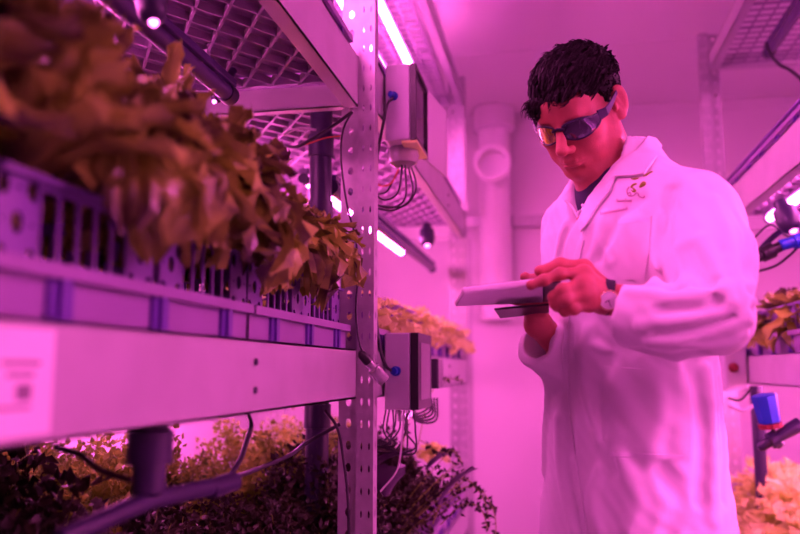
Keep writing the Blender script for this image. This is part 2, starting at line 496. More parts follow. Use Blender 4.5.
def spot(loc, label, r=.035, d=(0, 0, -1)):
    root = empty('spot_lamp', loc, label, 'lamp')
    MB().lathe((0, 0, 0), d, [(-.05, r * .55), (-.045, r * .6), (-.02, r * .62), (-.015, r), (.02, r * 1.02), (.045, r * .9), (.055, r * .7), (.060, r * .3)], 20).build('lamp_body', M['pipe_d'], root, True)
    MB().lathe(Vector(d).normalized() * .058, d, [(0, r * .34), (.004, r * .32), (.008, r * .2), (.010, .001)], 18).build('lens', M['lens'], root, True)
    return root
spot(PY(150, -12, .95), 'small violet spot lamp above the near lettuces, highest in view', .022, (.25, -.2, -1))
spot(PY(225, 84, 1.6), 'small violet spot lamp at the end of the dark tube', .016, (-.2, -.6, -1))
spot(PY(427, 234, 3.2), 'small violet spot lamp under the far upper left shelf', .032, (.1, -.5, -1))
# ------------------------------------------------------------------ implicit surfaces
class Grid:
    def __init__(s, xs, ys, zs):
        s.xs, s.ys, s.zs = [np.asarray(a, np.float32) for a in (xs, ys, zs)]
        s.d = np.full((len(xs), len(ys), len(zs)), 1.0, np.float32)
    def sub(s, lo, hi):
        sl = []
        for a, l, h in zip((s.xs, s.ys, s.zs), lo, hi):
            i = max(0, np.searchsorted(a, l) - 1); j = min(len(a), np.searchsorted(a, h) + 1)
            sl.append(slice(i, j))
        return tuple(sl)
    def pts(s, sl):
        return np.meshgrid(s.xs[sl[0]], s.ys[sl[1]], s.zs[sl[2]], indexing='ij', sparse=True)
    def op(s, fn, lo, hi, k=.01, mode='add', pad=.04):
        sl = s.sub([l - pad for l in lo], [h + pad for h in hi])
        if any(q.stop <= q.start for q in sl): return
        X, Y, Z = s.pts(sl); b = fn(X, Y, Z).astype(np.float32); a = s.d[sl]
        if mode == 'add':
            h = np.maximum(k - np.abs(a - b), 0) / k
            s.d[sl] = np.minimum(a, b) - h * h * k * .25
        elif mode == 'cut':
            b = -b; h = np.maximum(k - np.abs(a - b), 0) / k
            s.d[sl] = np.maximum(a, b) + h * h * k * .25
        elif mode == 'disp':                    # b is subtracted from the distance
            s.d[sl] = a - b
    def cone(s, a, b, ra, rb, k=.012, mode='add'):
        a = np.array(a, float); b = np.array(b, float)
        R_ = max(ra, rb)
        lo = np.minimum(a, b) - R_; hi = np.maximum(a, b) + R_
        s.op(lambda X, Y, Z: f_cone(X, Y, Z, a, b, ra, rb), lo, hi, k, mode, pad=max(.012, k * 1.5))
    def ell(s, c, r, ax=None, k=.012, mode='add'):
        c = np.array(c, float); R_ = max(r)
        s.op(lambda X, Y, Z: f_ell(X, Y, Z, c, r, ax), c - R_, c + R_, k, mode, pad=max(.012, k * 1.5))
    def mesh(s):
        d = s.d; ins = d < 0
        nx, ny, nz = d.shape
        c = np.zeros((nx - 1, ny - 1, nz - 1), np.uint8)
        for i in (0, 1):
            for j in (0, 1):
                for k in (0, 1):
                    c += ins[i:nx - 1 + i, j:ny - 1 + j, k:nz - 1 + k]
        act = (c > 0) & (c < 8)
        I, J, K = np.nonzero(act)
        idx = np.full(act.shape, -1, np.int32); idx[I, J, K] = np.arange(len(I))
        acc = np.zeros((len(I), 3)); cnt = np.zeros(len(I))
        A = (s.xs, s.ys, s.zs)
        for ax in range(3):
            o1, o2 = [q for q in range(3) if q != ax]
            for u in (0, 1):
                for v in (0, 1):
                    p = [I, J, K]; p = [q.copy() for q in p]; p[o1] += u; p[o2] += v
                    q = [r.copy() for r in p]; q[ax] += 1
                    da = d[tuple(p)]; db = d[tuple(q)]
                    m = (da < 0) != (db < 0)
                    t = np.where(m, da / np.where(m, da - db, 1), 0)
                    P = np.stack([A[0][p[0]], A[1][p[1]], A[2][p[2]]], 1).astype(float)
                    P[:, ax] += t * (A[ax][q[ax]] - A[ax][p[ax]])
                    acc[m] += P[m]; cnt[m] += 1
        V = acc / cnt[:, None]
        quads = []
        for ax in range(3):
            o1, o2 = (ax + 1) % 3, (ax + 2) % 3
            a = [slice(0, n) for n in d.shape]; b_ = list(a)
            a[ax] = slice(0, d.shape[ax] - 1); b_[ax] = slice(1, d.shape[ax])
            for q in (a, b_):
                q[o1] = slice(1, d.shape[o1] - 1); q[o2] = slice(1, d.shape[o2] - 1)
            A1, B1 = ins[tuple(a)], ins[tuple(b_)]
            e = np.argwhere(A1 != B1)
            if not len(e): continue
            flip = A1[tuple(e.T)]
            e[:, o1] += 1; e[:, o2] += 1
            def g(u, v):
                p = e.copy(); p[:, o1] += u; p[:, o2] += v; return idx[tuple(p.T)]
            Q = np.stack([g(-1, -1), g(0, -1), g(0, 0), g(-1, 0)], 1)
            Q[~flip] = Q[~flip][:, ::-1]
            quads.append(Q)
        Q = np.concatenate(quads); Q = Q[(Q >= 0).all(1)]
        return V, Q
def f_cone(X, Y, Z, a, b, ra, rb):
    ab = b - a; L2 = float(ab @ ab)
    t = ((X - a[0]) * ab[0] + (Y - a[1]) * ab[1] + (Z - a[2]) * ab[2]) / max(L2, 1e-9)
    t = np.clip(t, 0, 1)
    return np.sqrt((X - a[0] - t * ab[0]) ** 2 + (Y - a[1] - t * ab[1]) ** 2 + (Z - a[2] - t * ab[2]) ** 2) - (ra + (rb - ra) * t)
def f_ell(X, Y, Z, c, r, ax=None):
    x, y, z = X - c[0], Y - c[1], Z - c[2]
    if ax is not None:
        x, y, z = [x * u[0] + y * u[1] + z * u[2] for u in ax]
    k0 = np.sqrt((x / r[0]) ** 2 + (y / r[1]) ** 2 + (z / r[2]) ** 2)
    k1 = np.sqrt((x / r[0] ** 2) ** 2 + (y / r[1] ** 2) ** 2 + (z / r[2] ** 2) ** 2)
    return k0 * (k0 - 1) / np.maximum(k1, 1e-6)
def np_mesh(name, V, Q, m, parent=None, smooth=True, drop_small=True):
    me = bpy.data.meshes.new(name)
    me.vertices.add(len(V)); me.vertices.foreach_set('co', np.asarray(V, np.float32).ravel())
    n = len(Q); me.loops.add(n * 4); me.polygons.add(n)
    me.loops.foreach_set('vertex_index', np.asarray(Q, np.int32).ravel())
    me.polygons.foreach_set('loop_start', np.arange(n, dtype=np.int32) * 4)
    me.polygons.foreach_set('use_smooth', np.ones(n, bool))
    me.update(calc_edges=True); me.validate()
    me.materials.append(m)
    o = bpy.data.objects.new(name, me); col.objects.link(o)
    if parent is not None: o.parent = parent; o.matrix_parent_inverse = Matrix.Translation(-parent.location)
    return o
def smooth_np(V, Q, it, lam=.5):
    e = np.concatenate([Q[:, [0, 1]], Q[:, [1, 2]], Q[:, [2, 3]], Q[:, [3, 0]]])
    for _ in range(it):
        acc = np.zeros_like(V); cnt = np.zeros(len(V))
        for c in range(3):
            acc[:, c] = np.bincount(e[:, 0], V[e[:, 1], c], len(V)) + np.bincount(e[:, 1], V[e[:, 0], c], len(V))
        cnt = np.bincount(e[:, 0], minlength=len(V)) + np.bincount(e[:, 1], minlength=len(V))
        V = V + lam * (acc / cnt[:, None] - V)
    return V
def axis(lo, hi, coarse, fine, ranges):
    out = [lo]; x = lo
    while x < hi:
        st = coarse
        for a, b_ in ranges:
            if a <= x <= b_: st = fine
            elif x < a: st = min(st, max(fine, (a - x) * .25))
            elif x > b_: st = min(st, max(fine, (x - b_) * .25))
        x += st; out.append(x)
    return out

# ------------------------------------------------------------------ the man: frames
TC = Vector((.142, 1.60, 0))                       # torso axis
ta = R(54)
TF = Vector((-math.sin(ta), -math.cos(ta), 0)); TL = Vector((math.cos(ta), -math.sin(ta), 0))
def T(l, f, z): return TC + TL * l + TF * f + Vector((0, 0, z))
ha, hp = R(29), R(37)
HFh = Vector((-math.sin(ha), -math.cos(ha), 0))
HL = Vector((math.cos(ha), -math.sin(ha), 0))
HF = HFh * math.cos(hp) - Vector((0, 0, math.sin(hp)))
HU = HFh * math.sin(hp) + Vector((0, 0, math.cos(hp)))
ear = PY(618, 106, 1.50)
HC = ear - HL * .078 + HF * .005 + HU * .008
def H(l, f, u): return HC + HL * l + HF * f + HU * u
AX = (HL, HF, HU)
P3 = lambda t: PY(*t)
shL = P3((690, 212, 1.47)); elL = P3((712, 317, 1.32)); wrL = P3((604, 298, 1.335))
shR = T(-.140, .0, 1.455); elR = P3((606, 392, 1.70)); wrR = P3((538, 324, 1.53))

# ------------------------------------------------------------------ body
fx = [(-.06, .165)]; fy = [(1.26, 1.64)]; fz = [(1.19, 1.31), (1.475, 1.81)]
gb = Grid(axis(-.16, .50, .008, .0019, fx), axis(1.12, 1.98, .008, .0019, fy), axis(-.01, 1.90, .009, .0019, fz))
# torso and legs (under the clothes)
gb.cone(T(0, 0, 1.40), T(0, 0, 1.18), .105, .10, .03)
gb.cone(T(.06, 0, 1.40), T(-.06, 0, 1.40), .105, .105, .04)
gb.cone(T(.12, -.005, 1.475), T(-.12, -.005, 1.475), .055, .055, .05)
gb.cone(T(.05, 0, 1.00), T(-.05, 0, 1.00), .090, .090, .05)
for s_ in (1, -1):
    hip = T(.080 * s_, 0, .92); kn = T(.105 * s_, .02, .50); an = T(.11 * s_, -.01, .09)
    gb.cone(hip, kn, .078, .055, .03); gb.cone(kn, an, .055, .036, .02)
    gb.cone(an, T(.12 * s_, .13, .035), .036, .028, .03)
gb.cone(shL, elL, .046, .036, .02); gb.cone(elL, wrL, .036, .026, .02)
gb.cone(shR, elR, .046, .036, .02); gb.cone(elR, wrR, .036, .025, .02)
gb.cone(T(.10, 0, 1.46), shL, .052, .046, .03); gb.cone(T(-.10, 0, 1.46), shR, .052, .046, .03)
# neck
gb.cone(T(0, -.005, 1.47), T(0, .03, 1.53), .072, .060, .03)
gb.cone(T(0, .03, 1.53), H(0, -.035, -.045), .060, .055, .03)
gb.cone(T(.0, .05, 1.48), H(0, .03, -.085), .035, .03, .03)
# head
gb.ell(H(0, -.018, .034), (.073, .094, .078), AX, .02)
gb.ell(H(0, .028, -.030), (.062, .062, .080), AX, .02)
gb.ell(H(0, .060, .035), (.058, .038, .045), AX, .02)
for s_ in (1, -1):
    gb.cone(H(.055 * s_, .005, -.055), H(.020 * s_, .068, -.094), .016, .015, .022)      # jaw
    gb.cone(H(.060 * s_, .000, -.02), H(.056 * s_, .008, -.058), .014, .014, .02)
    gb.ell(H(.042 * s_, .062, -.022), (.022, .022, .016), AX, .018)                      # cheek bone
    gb.ell(H(.030 * s_, .062, -.055), (.022, .020, .020), AX, .02)
gb.ell(H(0, .074, -.095), (.019, .018, .016), AX, .012)                                  # chin
gb.cone(H(-.032, .082, .022), H(.032, .082, .022), .012, .012, .014)                     # brow
for s_ in (1, -1):
    gb.ell(H(.032 * s_, .100, .000), (.018, .016, .012), AX, .012, 'cut')                # sockets
    gb.ell(H(.031 * s_, .076, .000), (.0135, .0135, .0125), AX, .003)                    # eyes / lids
gb.cone(H(0, .090, .012), H(0, .116, -.030), .0085, .0108, .014)                         # nose
gb.ell(H(0, .117, -.034), (.0108, .0105, .009), AX, .006)
for s_ in (1, -1):
    gb.ell(H(.0125 * s_, .103, -.038), (.0075, .011, .0075), AX, .006)
    gb.ell(H(.0065 * s_, .106, -.0455), (.0035, .005, .003), AX, .002, 'cut')
gb.ell(H(0, .080, -.066), (.028, .020, .022), AX, .012)                                  # muzzle
gb.cone(H(-.018, .090, -.063), H(.018, .090, -.063), .0045, .0045, .005)                 # lips
gb.cone(H(-.010, .0985, -.0625), H(.010, .0985, -.0625), .0042, .0042, .006)
gb.cone(H(-.012, .0965, -.0725), H(.012, .0965, -.0725), .0052, .0052, .006)
gb.cone(H(-.025, .091, -.0685), H(-.008, .1040, -.0672), .0022, .0022, .002, 'cut')
gb.cone(H(-.008, .1040, -.0672), H(.008, .1040, -.0672), .0022, .0022, .002, 'cut')
gb.cone(H(.008, .1040, -.0672), H(.026, .091, -.0690), .0022, .0022, .002, 'cut')
gb.cone(H(-.014, .095, -.082), H(.014, .095, -.082), .006, .006, .006, 'cut')
for s_ in (1, -1):                                                                        # ears
    ea = [HL * s_ * .86 + HF * .50, HF * .86 - HL * s_ * .50, HU]
    gb.ell(H(.083 * s_, -.010, .002), (.0065, .0185, .031), ea, .006)
    gb.ell(H(.081 * s_, -.005, -.026), (.0055, .009, .010), ea, .006)
    gb.ell(H(.089 * s_, -.003, .004), (.0060, .0115, .020), ea, .003, 'cut')
    gb.cone(H(.080 * s_, .000, .012), H(.083 * s_, -.010, -.012), .0030, .0028, .004)
    gb.ell(H(.078 * s_, .007, -.005), (.004, .004, .007), AX, .004)
# hands
def hand(wr, palm, fingers, k=.007):
    for (q, r) in palm: gb.cone(wr, q, .019, r, .014)
    for i in range(len(palm) - 1):
        gb.cone(palm[i][0], palm[i + 1][0], palm[i][1], palm[i + 1][1], .010)
    for f in fingers:
        for (p, r), (q, r2) in zip(f[:-1], f[1:]):
            gb.cone(p, q, r, r2, k if f is not fingers[-1] else .009)
            gb.ell(q, (r2 * 1.06,) * 3, None, .004)
def pts(*a): return [(PY(x, y, Y), r) for (x, y, Y, r) in a]
hand(wrL, pts((584, 273, 1.310, .0125), (583, 284, 1.298, .0135), (585, 295, 1.296, .0135), (589, 304, 1.304, .0120)),
     [pts((584, 273, 1.306, .0108), (560, 274, 1.290, .0094), (544, 280, 1.283, .0084), (531, 285, 1.282, .0072)),
      pts((583, 285, 1.296, .0112), (563, 290, 1.278, .0100), (554, 297, 1.288, .0088), (555, 303, 1.306, .0075)),
      pts((585, 296, 1.294, .0108), (566, 299, 1.278, .0096), (556, 304, 1.290, .0084), (557, 307, 1.310, .0072)),
      pts((589, 304, 1.302, .0098), (574, 309, 1.284, .0086), (565, 311, 1.295, .0076), (564, 311, 1.315, .0066)),
      pts((600, 284, 1.340, .0150), (584, 268, 1.335, .0130), (560, 265, 1.322, .0108), (540, 271, 1.308, .0086))], .007)
hand(wrR, pts((536, 305, 1.54, .0110), (533, 304, 1.52, .0115), (532, 302, 1.50, .0115), (532, 300, 1.495, .0105)),
     [pts((533, 297, 1.515, .0105), (512, 291, 1.515, .009), (500, 290, 1.512, .008), (490, 291, 1.508, .007)),
      pts((532, 299, 1.510, .0105), (508, 294, 1.508, .009), (496, 293, 1.503, .008), (486, 294, 1.498, .007)),
      pts((533, 301, 1.505, .0105), (510, 297, 1.500, .009), (498, 296, 1.496, .008), (489, 297, 1.492, .007)),
      pts((535, 303, 1.500, .0095), (517, 300, 1.496, .008), (507, 299, 1.492, .0072), (499, 298, 1.488, .0065)),
      pts((541, 308, 1.505, .0140), (543, 293, 1.490, .0120), (536, 280, 1.455, .0100), (525, 277, 1.425, .0080))])
Vb, Qb = gb.mesh(); del gb.d
Vb = smooth_np(Vb, Qb, 1, .4)

M['skin'] = mat('skin', (.48, .13, .11), .5, noise=.10, nscale=60, subs=.15, bump=.25, bscale=420)
M['hair'] = mat('hair_dark', (.007, .004, .005), .6, spec=.15, noise=.3, nscale=90)
M['coat'] = mat('coat_cotton_white', (.75, .74, .76), .65, bump=.10, bscale=900, sheen=.15)
M['coat2'] = mat('coat_seam', (.74, .71, .76), .7)
M['shirt'] = mat('shirt_navy', (.015, .012, .05), .7)
M['trouser'] = mat('trousers_dark', (.02, .02, .03), .8)
M['gframe'] = mat('glasses_frame', (.012, .010, .035), .28)
M['temple'] = mat('glasses_temple', (.02, .012, .06), .5)
M['lensd'] = mat('glasses_lens', (.10, .09, .13), .06, metal=.85)
M['lensg'] = mat('glasses_lens_gold', (.55, .42, .14), .10, metal=.8)

man = empty('person', (TC.x, TC.y, 0), 'man in a white lab coat and dark wraparound glasses, looking down at a tablet', 'person')
body = np_mesh('body', Vb, Qb, M['skin'], man)

# ------------------------------------------------------------------ lab coat
zs_ = [.58, .62, .80, .95, 1.10, 1.20, 1.33, 1.42, 1.48, 1.52, 1.555, 1.60]
aa = [.250, .244, .215, .192, .186, .186, .192, .192, .176, .135, .092, .080]
bb = [.174, .168, .150, .136, .132, .132, .132, .126, .113, .094, .080, .074]
cc = [.005, .005, .005, .005, .004, .006, .008, .006, .000, .000, .006, .015]
def f_torso(X, Y, Z, grow=0.0):
    z = np.clip(Z, zs_[0], zs_[-1])
    a = np.interp(z, zs_, aa) + grow; b_ = np.interp(z, zs_, bb) + grow; c = np.interp(z, zs_, cc)
    l = (X - TC.x) * TL.x + (Y - TC.y) * TL.y; f = (X - TC.x) * TF.x + (Y - TC.y) * TF.y - c
    k = (np.abs(l / a) ** 2.3 + np.abs(f / b_) ** 2.3) ** (1 / 2.3)
    d = (k - 1) * np.minimum(a, b_)
    return d
def cuts(d, Z, z0, z1): return np.maximum(d, np.maximum(z0 - Z, Z - z1))
gc = Grid(np.arange(-.14, .52, .0036), np.arange(1.10, 1.96, .0036), np.arange(.56, 1.68, .0036))
lo, hi = (-.2, 1.0, .55), (.6, 2.0, 1.66)
gc.op(lambda X, Y, Z: cuts(f_torso(X, Y, Z), Z, .60, 1.598), lo, hi, .004)
cuffL = P3((621, 316, 1.325)); cuffR = P3((538, 340, 1.545))
shLc = P3((689, 221, 1.46))
gc.cone(T(.07, 0, 1.475), shLc, .062, .084, .06)
gc.cone(shLc, P3((705, 262, 1.395)), .084, .081, .03)
gc.cone(P3((704, 262, 1.395)), P3((713, 316, 1.31)), .078, .060, .03)
gc.cone(P3((713, 316, 1.31)), P3((670, 322, 1.30)), .060, .056, .018)
gc.cone(P3((670, 322, 1.30)), P3((600, 313, 1.330)), .056, .049, .02)
gc.cone(T(-.08, 0, 1.475), shR, .062, .070, .04)
gc.cone(shR, elR, .070, .062, .03)
gc.cone(elR, P3((525, 334, 1.52)), .064, .046, .02)
# cut the cuffs open
def half(o, n):
    o = np.array(o); n = np.array(n)
    return lambda X, Y, Z: -((X - o[0]) * n[0] + (Y - o[1]) * n[1] + (Z - o[2]) * n[2])
def boxed(fn, c, r):
    return lambda X, Y, Z: np.maximum(fn(X, Y, Z), np.sqrt((X - c[0]) ** 2 + (Y - c[1]) ** 2 + (Z - c[2]) ** 2) - r)
nL = (Vector(P3((600, 313, 1.330))) - Vector(P3((670, 322, 1.30)))).normalized()
nR = (Vector(P3((525, 334, 1.52))) - elR).normalized()
for (c, n, q) in ((cuffL, nL, .049), (cuffR, nR, .047)):
    cc_ = c + n * .085
    gc.op(boxed(half(c, n), cc_, .10), np.array(cc_) - .1, np.array(cc_) + .1, .002, 'cut')
    a_ = c - n * .07; b_ = c + n * .05
    gc.cone(a_, b_, .030, q - .004, .004, 'cut')
# wrinkles: soft ridges (+) and valleys (-) laid along the cloth
def ridge(p, q, amp, w, mid=None):
    P_ = [Vector(p), Vector(mid), Vector(q)] if mid is not None else [Vector(p), Vector(q)]
    cv = bez(P_, 10) if mid is not None else P_
    for a, b_ in zip(cv[:-1], cv[1:]):
        pass
    arr = [np.array(v) for v in cv]
    def fn(X, Y, Z):
        best = None
        for a, b_ in zip(arr[:-1], arr[1:]):
            ab = b_ - a; L2 = float(ab @ ab)
            t = np.clip(((X - a[0]) * ab[0] + (Y - a[1]) * ab[1] + (Z - a[2]) * ab[2]) / L2, 0, 1)
            d = (X - a[0] - t * ab[0]) ** 2 + (Y - a[1] - t * ab[1]) ** 2 + (Z - a[2] - t * ab[2]) ** 2
            best = d if best is None else np.minimum(best, d)
        return amp * np.exp(-best / (w * w))
    lo_ = np.min(arr, 0); hi_ = np.max(arr, 0)
    gc.op(fn, lo_, hi_, mode='disp', pad=w * 2.6)
Vc0, Qc0 = gc.mesh()
bvh0 = BVHTree.FromPolygons([tuple(v) for v in Vc0], [tuple(int(i) for i in q) for q in Qc0])
def hit(px, py, bv=None):
    d = ray(px, py).normalized()
    h = (bv or bvh0).ray_cast(CAM, d)
    return h[0]
def rid(pl, amp, w):
    ps = [hit(*p) for p in pl]
    if any(p is None for p in ps): return
    ridge(ps[0], ps[-1], amp, w, ps[1] if len(ps) == 3 else None)
RIDGES = [
 # sleeve (elbow, forearm)
 ([(752, 300), (700, 318), (640, 326)], .0075, .011), ([(748, 318), (700, 335), (650, 343)], .007, .011),
 ([(752, 285), (720, 290), (670, 300)], .006, .012), ([(745, 335), (715, 345), (680, 345)], .006, .010),
 ([(752, 309), (705, 327), (655, 333)], -.007, .010), ([(750, 293), (712, 305), (660, 311)], -.006, .010),
 ([(700, 300), (668, 296), (630, 292)], .005, .010), ([(735, 280), (700, 285), (672, 290)], -.006, .010),
 ([(727, 262), (740, 290), (748, 318)], .005, .012), ([(700, 240), (716, 268), (730, 300)], .006, .014),
 ([(688, 250), (702, 275), (718, 300)], -.006, .012), ([(715, 200), (730, 240), (735, 280)], .004, .014),
 ([(670, 250), (680, 275), (690, 292)], .006, .012), ([(738, 215), (748, 250), (750, 290)], -.004, .012),
 # arm hole
 ([(672, 190), (666, 230), (676, 280)], -.010, .011), ([(690, 165), (676, 185), (668, 215)], -.006, .010),
 ([(664, 215), (655, 255), (655, 285)], .006, .012),
 # chest
 ([(590, 225), (580, 260), (572, 300)], .006, .012), ([(605, 215), (596, 245), (588, 262)], .004, .009),
 ([(575, 215), (560, 250), (556, 290)], -.006, .012), ([(640, 200), (618, 220), (600, 258)], -.004, .012),
 ([(566, 225), (556, 260), (552, 300)], .005, .010), ([(628, 225), (640, 260), (648, 285)], .004, .014),
 ([(600, 240), (606, 255), (610, 262)], .003, .010),
 # skirt
 ([(590, 330), (585, 380), (600, 440)], .006, .016), ([(570, 330), (566, 390), (572, 450)], -.006, .014),
 ([(555, 340), (549, 400), (545, 470)], .006, .014), ([(612, 350), (600, 400), (612, 470)], -.005, .018),
 ([(560, 420), (562, 470), (575, 530)], .010, .016), ([(548, 440), (540, 480), (545, 530)], -.010, .016),
 ([(640, 360), (660, 400), (650, 450)], .004, .020), ([(690, 360), (702, 420), (700, 500)], -.006, .016),
 ([(706, 370), (712, 440), (712, 520)], .005, .014), ([(620, 460), (640, 500), (630, 530)], .005, .018),
 ([(660, 470), (680, 500), (670, 530)], -.005, .018), ([(600, 470), (592, 500), (600, 530)], .005, .014),
 ([(720, 380), (724, 440), (724, 500)], -.004, .010), ([(575, 350), (590, 345), (612, 352)], .004, .010),
 ([(640, 352), (670, 358), (700, 352)], -.008, .012),
]
for pl, amp, w in RIDGES: rid(pl, amp * 2.3, w * .82)
# gentle large-scale drape
gc.op(lambda X, Y, Z: .0022 * np.sin(X * 61 + Z * 17 + 1.3 * np.sin(Z * 23)) * np.sin(Y * 47 - Z * 29 + 2 * np.sin(X * 19)) + .0010 * np.sin(X * 150 + Z * 80) * np.sin(Y * 120 - Z * 95), lo, hi, mode='disp')
# neck opening and V
def f_v(X, Y, Z):
    l = (X - TC.x) * TL.x + (Y - TC.y) * TL.y; f = (X - TC.x) * TF.x + (Y - TC.y) * TF.y
    wv = np.clip((Z - 1.425) * .62, 0, .075)
    return np.maximum(np.abs(l + .004) - wv, -f + .035)
gc.op(f_v, lo, hi, .004, 'cut')
gc.cone(T(0, .020, 1.52), T(0, .040, 1.66), .066, .078, .006, 'cut')
Vc, Qc = gc.mesh(); del gc.d
Vc = smooth_np(Vc, Qc, 2, .5)
coat = np_mesh('lab_coat', Vc, Qc, M['coat'], man)
bvc = BVHTree.FromPolygons([tuple(v) for v in Vc], [tuple(int(i) for i in q) for q in Qc])
# shirt
gs = Grid(np.arange(-.10, .40, .005), np.arange(1.38, 1.86, .005), np.arange(1.25, 1.60, .005))
gs.op(lambda X, Y, Z: cuts(f_torso(X, Y, Z, -.022), Z, 1.28, 1.53), (-.2, 1.2, 1.2), (.6, 2, 1.65), .004)
gs.cone(T(0, .022, 1.47), T(0, .030, 1.515), .080, .072, .01)
gs.cone(T(0, .040, 1.525), T(0, .075, 1.62), .050, .075, .004, 'cut')
Vs, Qs = gs.mesh(); shirt = np_mesh('shirt', Vs, Qs, M['shirt'], man)
# trousers and shoes
gt = Grid(np.arange(-.12, .42, .010), np.arange(1.3, 1.92, .010), np.arange(.06, 1.02, .010))
gt.cone(T(.05, 0, .94), T(-.05, 0, .94), .098, .098, .04)
for s_ in (1, -1):
    gt.cone(T(.085 * s_, 0, .88), T(.107 * s_, .02, .50), .088, .076, .02)
    gt.cone(T(.107 * s_, .02, .50), T(.112 * s_, -.005, .14), .078, .066, .02)
Vt, Qt = gt.mesh(); np_mesh('trousers', Vt, Qt, M['trouser'], man)
for s_ in (1, -1):
    g2 = Grid(np.arange(-.25, .45, .007), np.arange(1.2, 1.85, .007), np.arange(-.02, .16, .007))
    g2.cone(T(.112 * s_, -.05, .050), T(.118 * s_, .0, .060), .046, .052, .03)
    g2.cone(T(.118 * s_, .0, .050), T(.13 * s_, .16, .030), .050, .036, .03)
    g2.op(lambda X, Y, Z: Z + 0 * X + 0 * Y, (-1, 0, -1), (1, 3, .0), .003, 'cut')
    Vq, Qq = g2.mesh(); np_mesh('shoe', Vq, Qq, M['black'], man)

# cloth pieces laid on the coat: outline traced on its surface, then given thickness
def inside(pt, poly):
    x, y = pt; r = False; n = len(poly)
    for i in range(n):
        x1, y1 = poly[i]; x2, y2 = poly[(i + 1) % n]
        if (y1 > y) != (y2 > y) and x < (x2 - x1) * (y - y1) / (y2 - y1) + x1: r = not r
    return r
def patch(name, poly, m, parent, off=.004, step=3.0, lift=None, bv=None, label=None):
    bm = bpy.data  # noqa
    from mathutils.geometry import delaunay_2d_cdt
    pts2 = []
    n = len(poly)
    for i in range(n):
        a, b_ = Vector(poly[i]), Vector(poly[(i + 1) % n]); k = max(1, int((b_ - a).length / step))
        for j in range(k): pts2.append(a + (b_ - a) * j / k)
    ne = len(pts2)
    xs = [p[0] for p in poly]; ys = [p[1] for p in poly]
    y = min(ys) + step / 2
    while y < max(ys):
        x = min(xs) + step / 2
        while x < max(xs):
            if inside((x, y), poly) and min((Vector((x, y)) - p).length for p in pts2[:ne]) > step * .5: pts2.append(Vector((x, y)))
            x += step
        y += step
    r = delaunay_2d_cdt(pts2, [(i, (i + 1) % ne) for i in range(ne)], [], 1, 1e-5)
    v2, fc = r[0], r[2]
    bot, top, ok = [], [], []
    for p in v2:
        d = ray(p.x, p.y).normalized()
        h = (bv or bvc).ray_cast(CAM, d)
        if h[0] is None: ok.append(False); bot.append(CAM); top.append(CAM); continue
        ok.append(True)
        l = lift(p.x, p.y) if lift else 0
        nn = h[1]
        if nn.dot(d) > 0: nn = -nn
        bot.append(h[0] + nn * (l - .001)); top.append(h[0] + nn * (off + l))
    fs = [tuple(f) for f in fc if all(ok[i] for i in f)]
    fs = [f for f in fs if max((top[f[i]] - top[f[i - 1]]).length for i in range(len(f))) < .03]
    mb = MB(); N = len(v2); mb.v = [tuple(v) for v in top] + [tuple(v) for v in bot]
    # orient towards camera
    out = []
    for f in fs:
        a, b_, c = (top[f[0]], top[f[1]], top[f[2]])
        if (b_ - a).cross(c - a).dot(ray(*v2[f[0]])) > 0: f = f[::-1]
        out.append(f)
    ed = {}
    for f in out:
        for i in range(len(f)):
            e = (f[i], f[(i + 1) % len(f)]); ed[e] = 1
    fs2 = list(out) + [tuple(N + i for i in f[::-1]) for f in out]
    for (a, b_) in ed:
        if (b_, a) not in ed: fs2.append((a, N + a, N + b_, b_))
    used = sorted({i for f in fs2 for i in f}); mp = {u: k for k, u in enumerate(used)}
    mb.v = [mb.v[u] for u in used]; mb.f = [tuple(mp[i] for i in f) for f in fs2]
    o = mb.build(name, m, None, True)
    if parent is not None: o.parent = parent
    if label: o['label'] = label
    return o
def cpatch(*a, **k): return patch(*a, **k)
bvall = BVHTree.FromPolygons([tuple(v) for v in Vc] + [tuple(v) for v in Vs], [tuple(int(i) for i in q) for q in Qc] + [tuple(int(i) + len(Vc) for i in q) for q in Qs])
def lapel_lift(x, y): return .004
cp = coat
pk = []
pk.append(patch('collar', [(645, 138), (653, 140), (659, 148), (657, 158), (650, 169), (645, 176), (632, 178), (617, 178), (612, 182), (606, 190), (604, 186), (622, 166), (640, 148)], M['coat'], cp, .004, 3, lambda x, y: .004, bvall))
pk.append(patch('lapel', [(617, 178), (613, 186), (612, 192), (600, 206), (590, 222), (583, 232), (581, 222), (588, 205), (600, 190), (606, 186)], M['coat'], cp, .004, 3, lambda x, y: .003))
pk.append(patch('lapel', [(583, 172), (589, 180), (588, 196), (584, 208), (578, 222), (572, 210), (564, 200), (572, 186), (578, 176)], M['coat'], cp, .004, 3, lambda x, y: .003))
pk.append(patch('chest_pocket', [(618, 218), (652, 216), (650, 250), (645, 280), (618, 280)], M['coat'], cp, .0022, 3.5))
pk.append(patch('chest_pocket_hem', [(619, 220), (650, 218), (650, 222), (619, 224)], M['coat2'], pk[-1], .0030, 3))
pk.append(patch('hip_pocket', [(604, 366), (687, 372), (690, 452), (680, 457), (612, 453), (603, 440)], M['coat'], cp, .0024, 4))
pk.append(patch('hip_pocket_flap', [(611, 452), (683, 455), (683, 459), (612, 457)], M['coat2'], pk[-1], .0034, 3))
pk.append(patch('placket', [(579, 240), (584, 240), (572, 300), (567, 345), (568, 400), (578, 470), (588, 532), (583, 532), (573, 470), (563, 400), (562, 345), (567, 300)], M['coat'], cp, .0024, 3))
for p_ in pk:
    pass

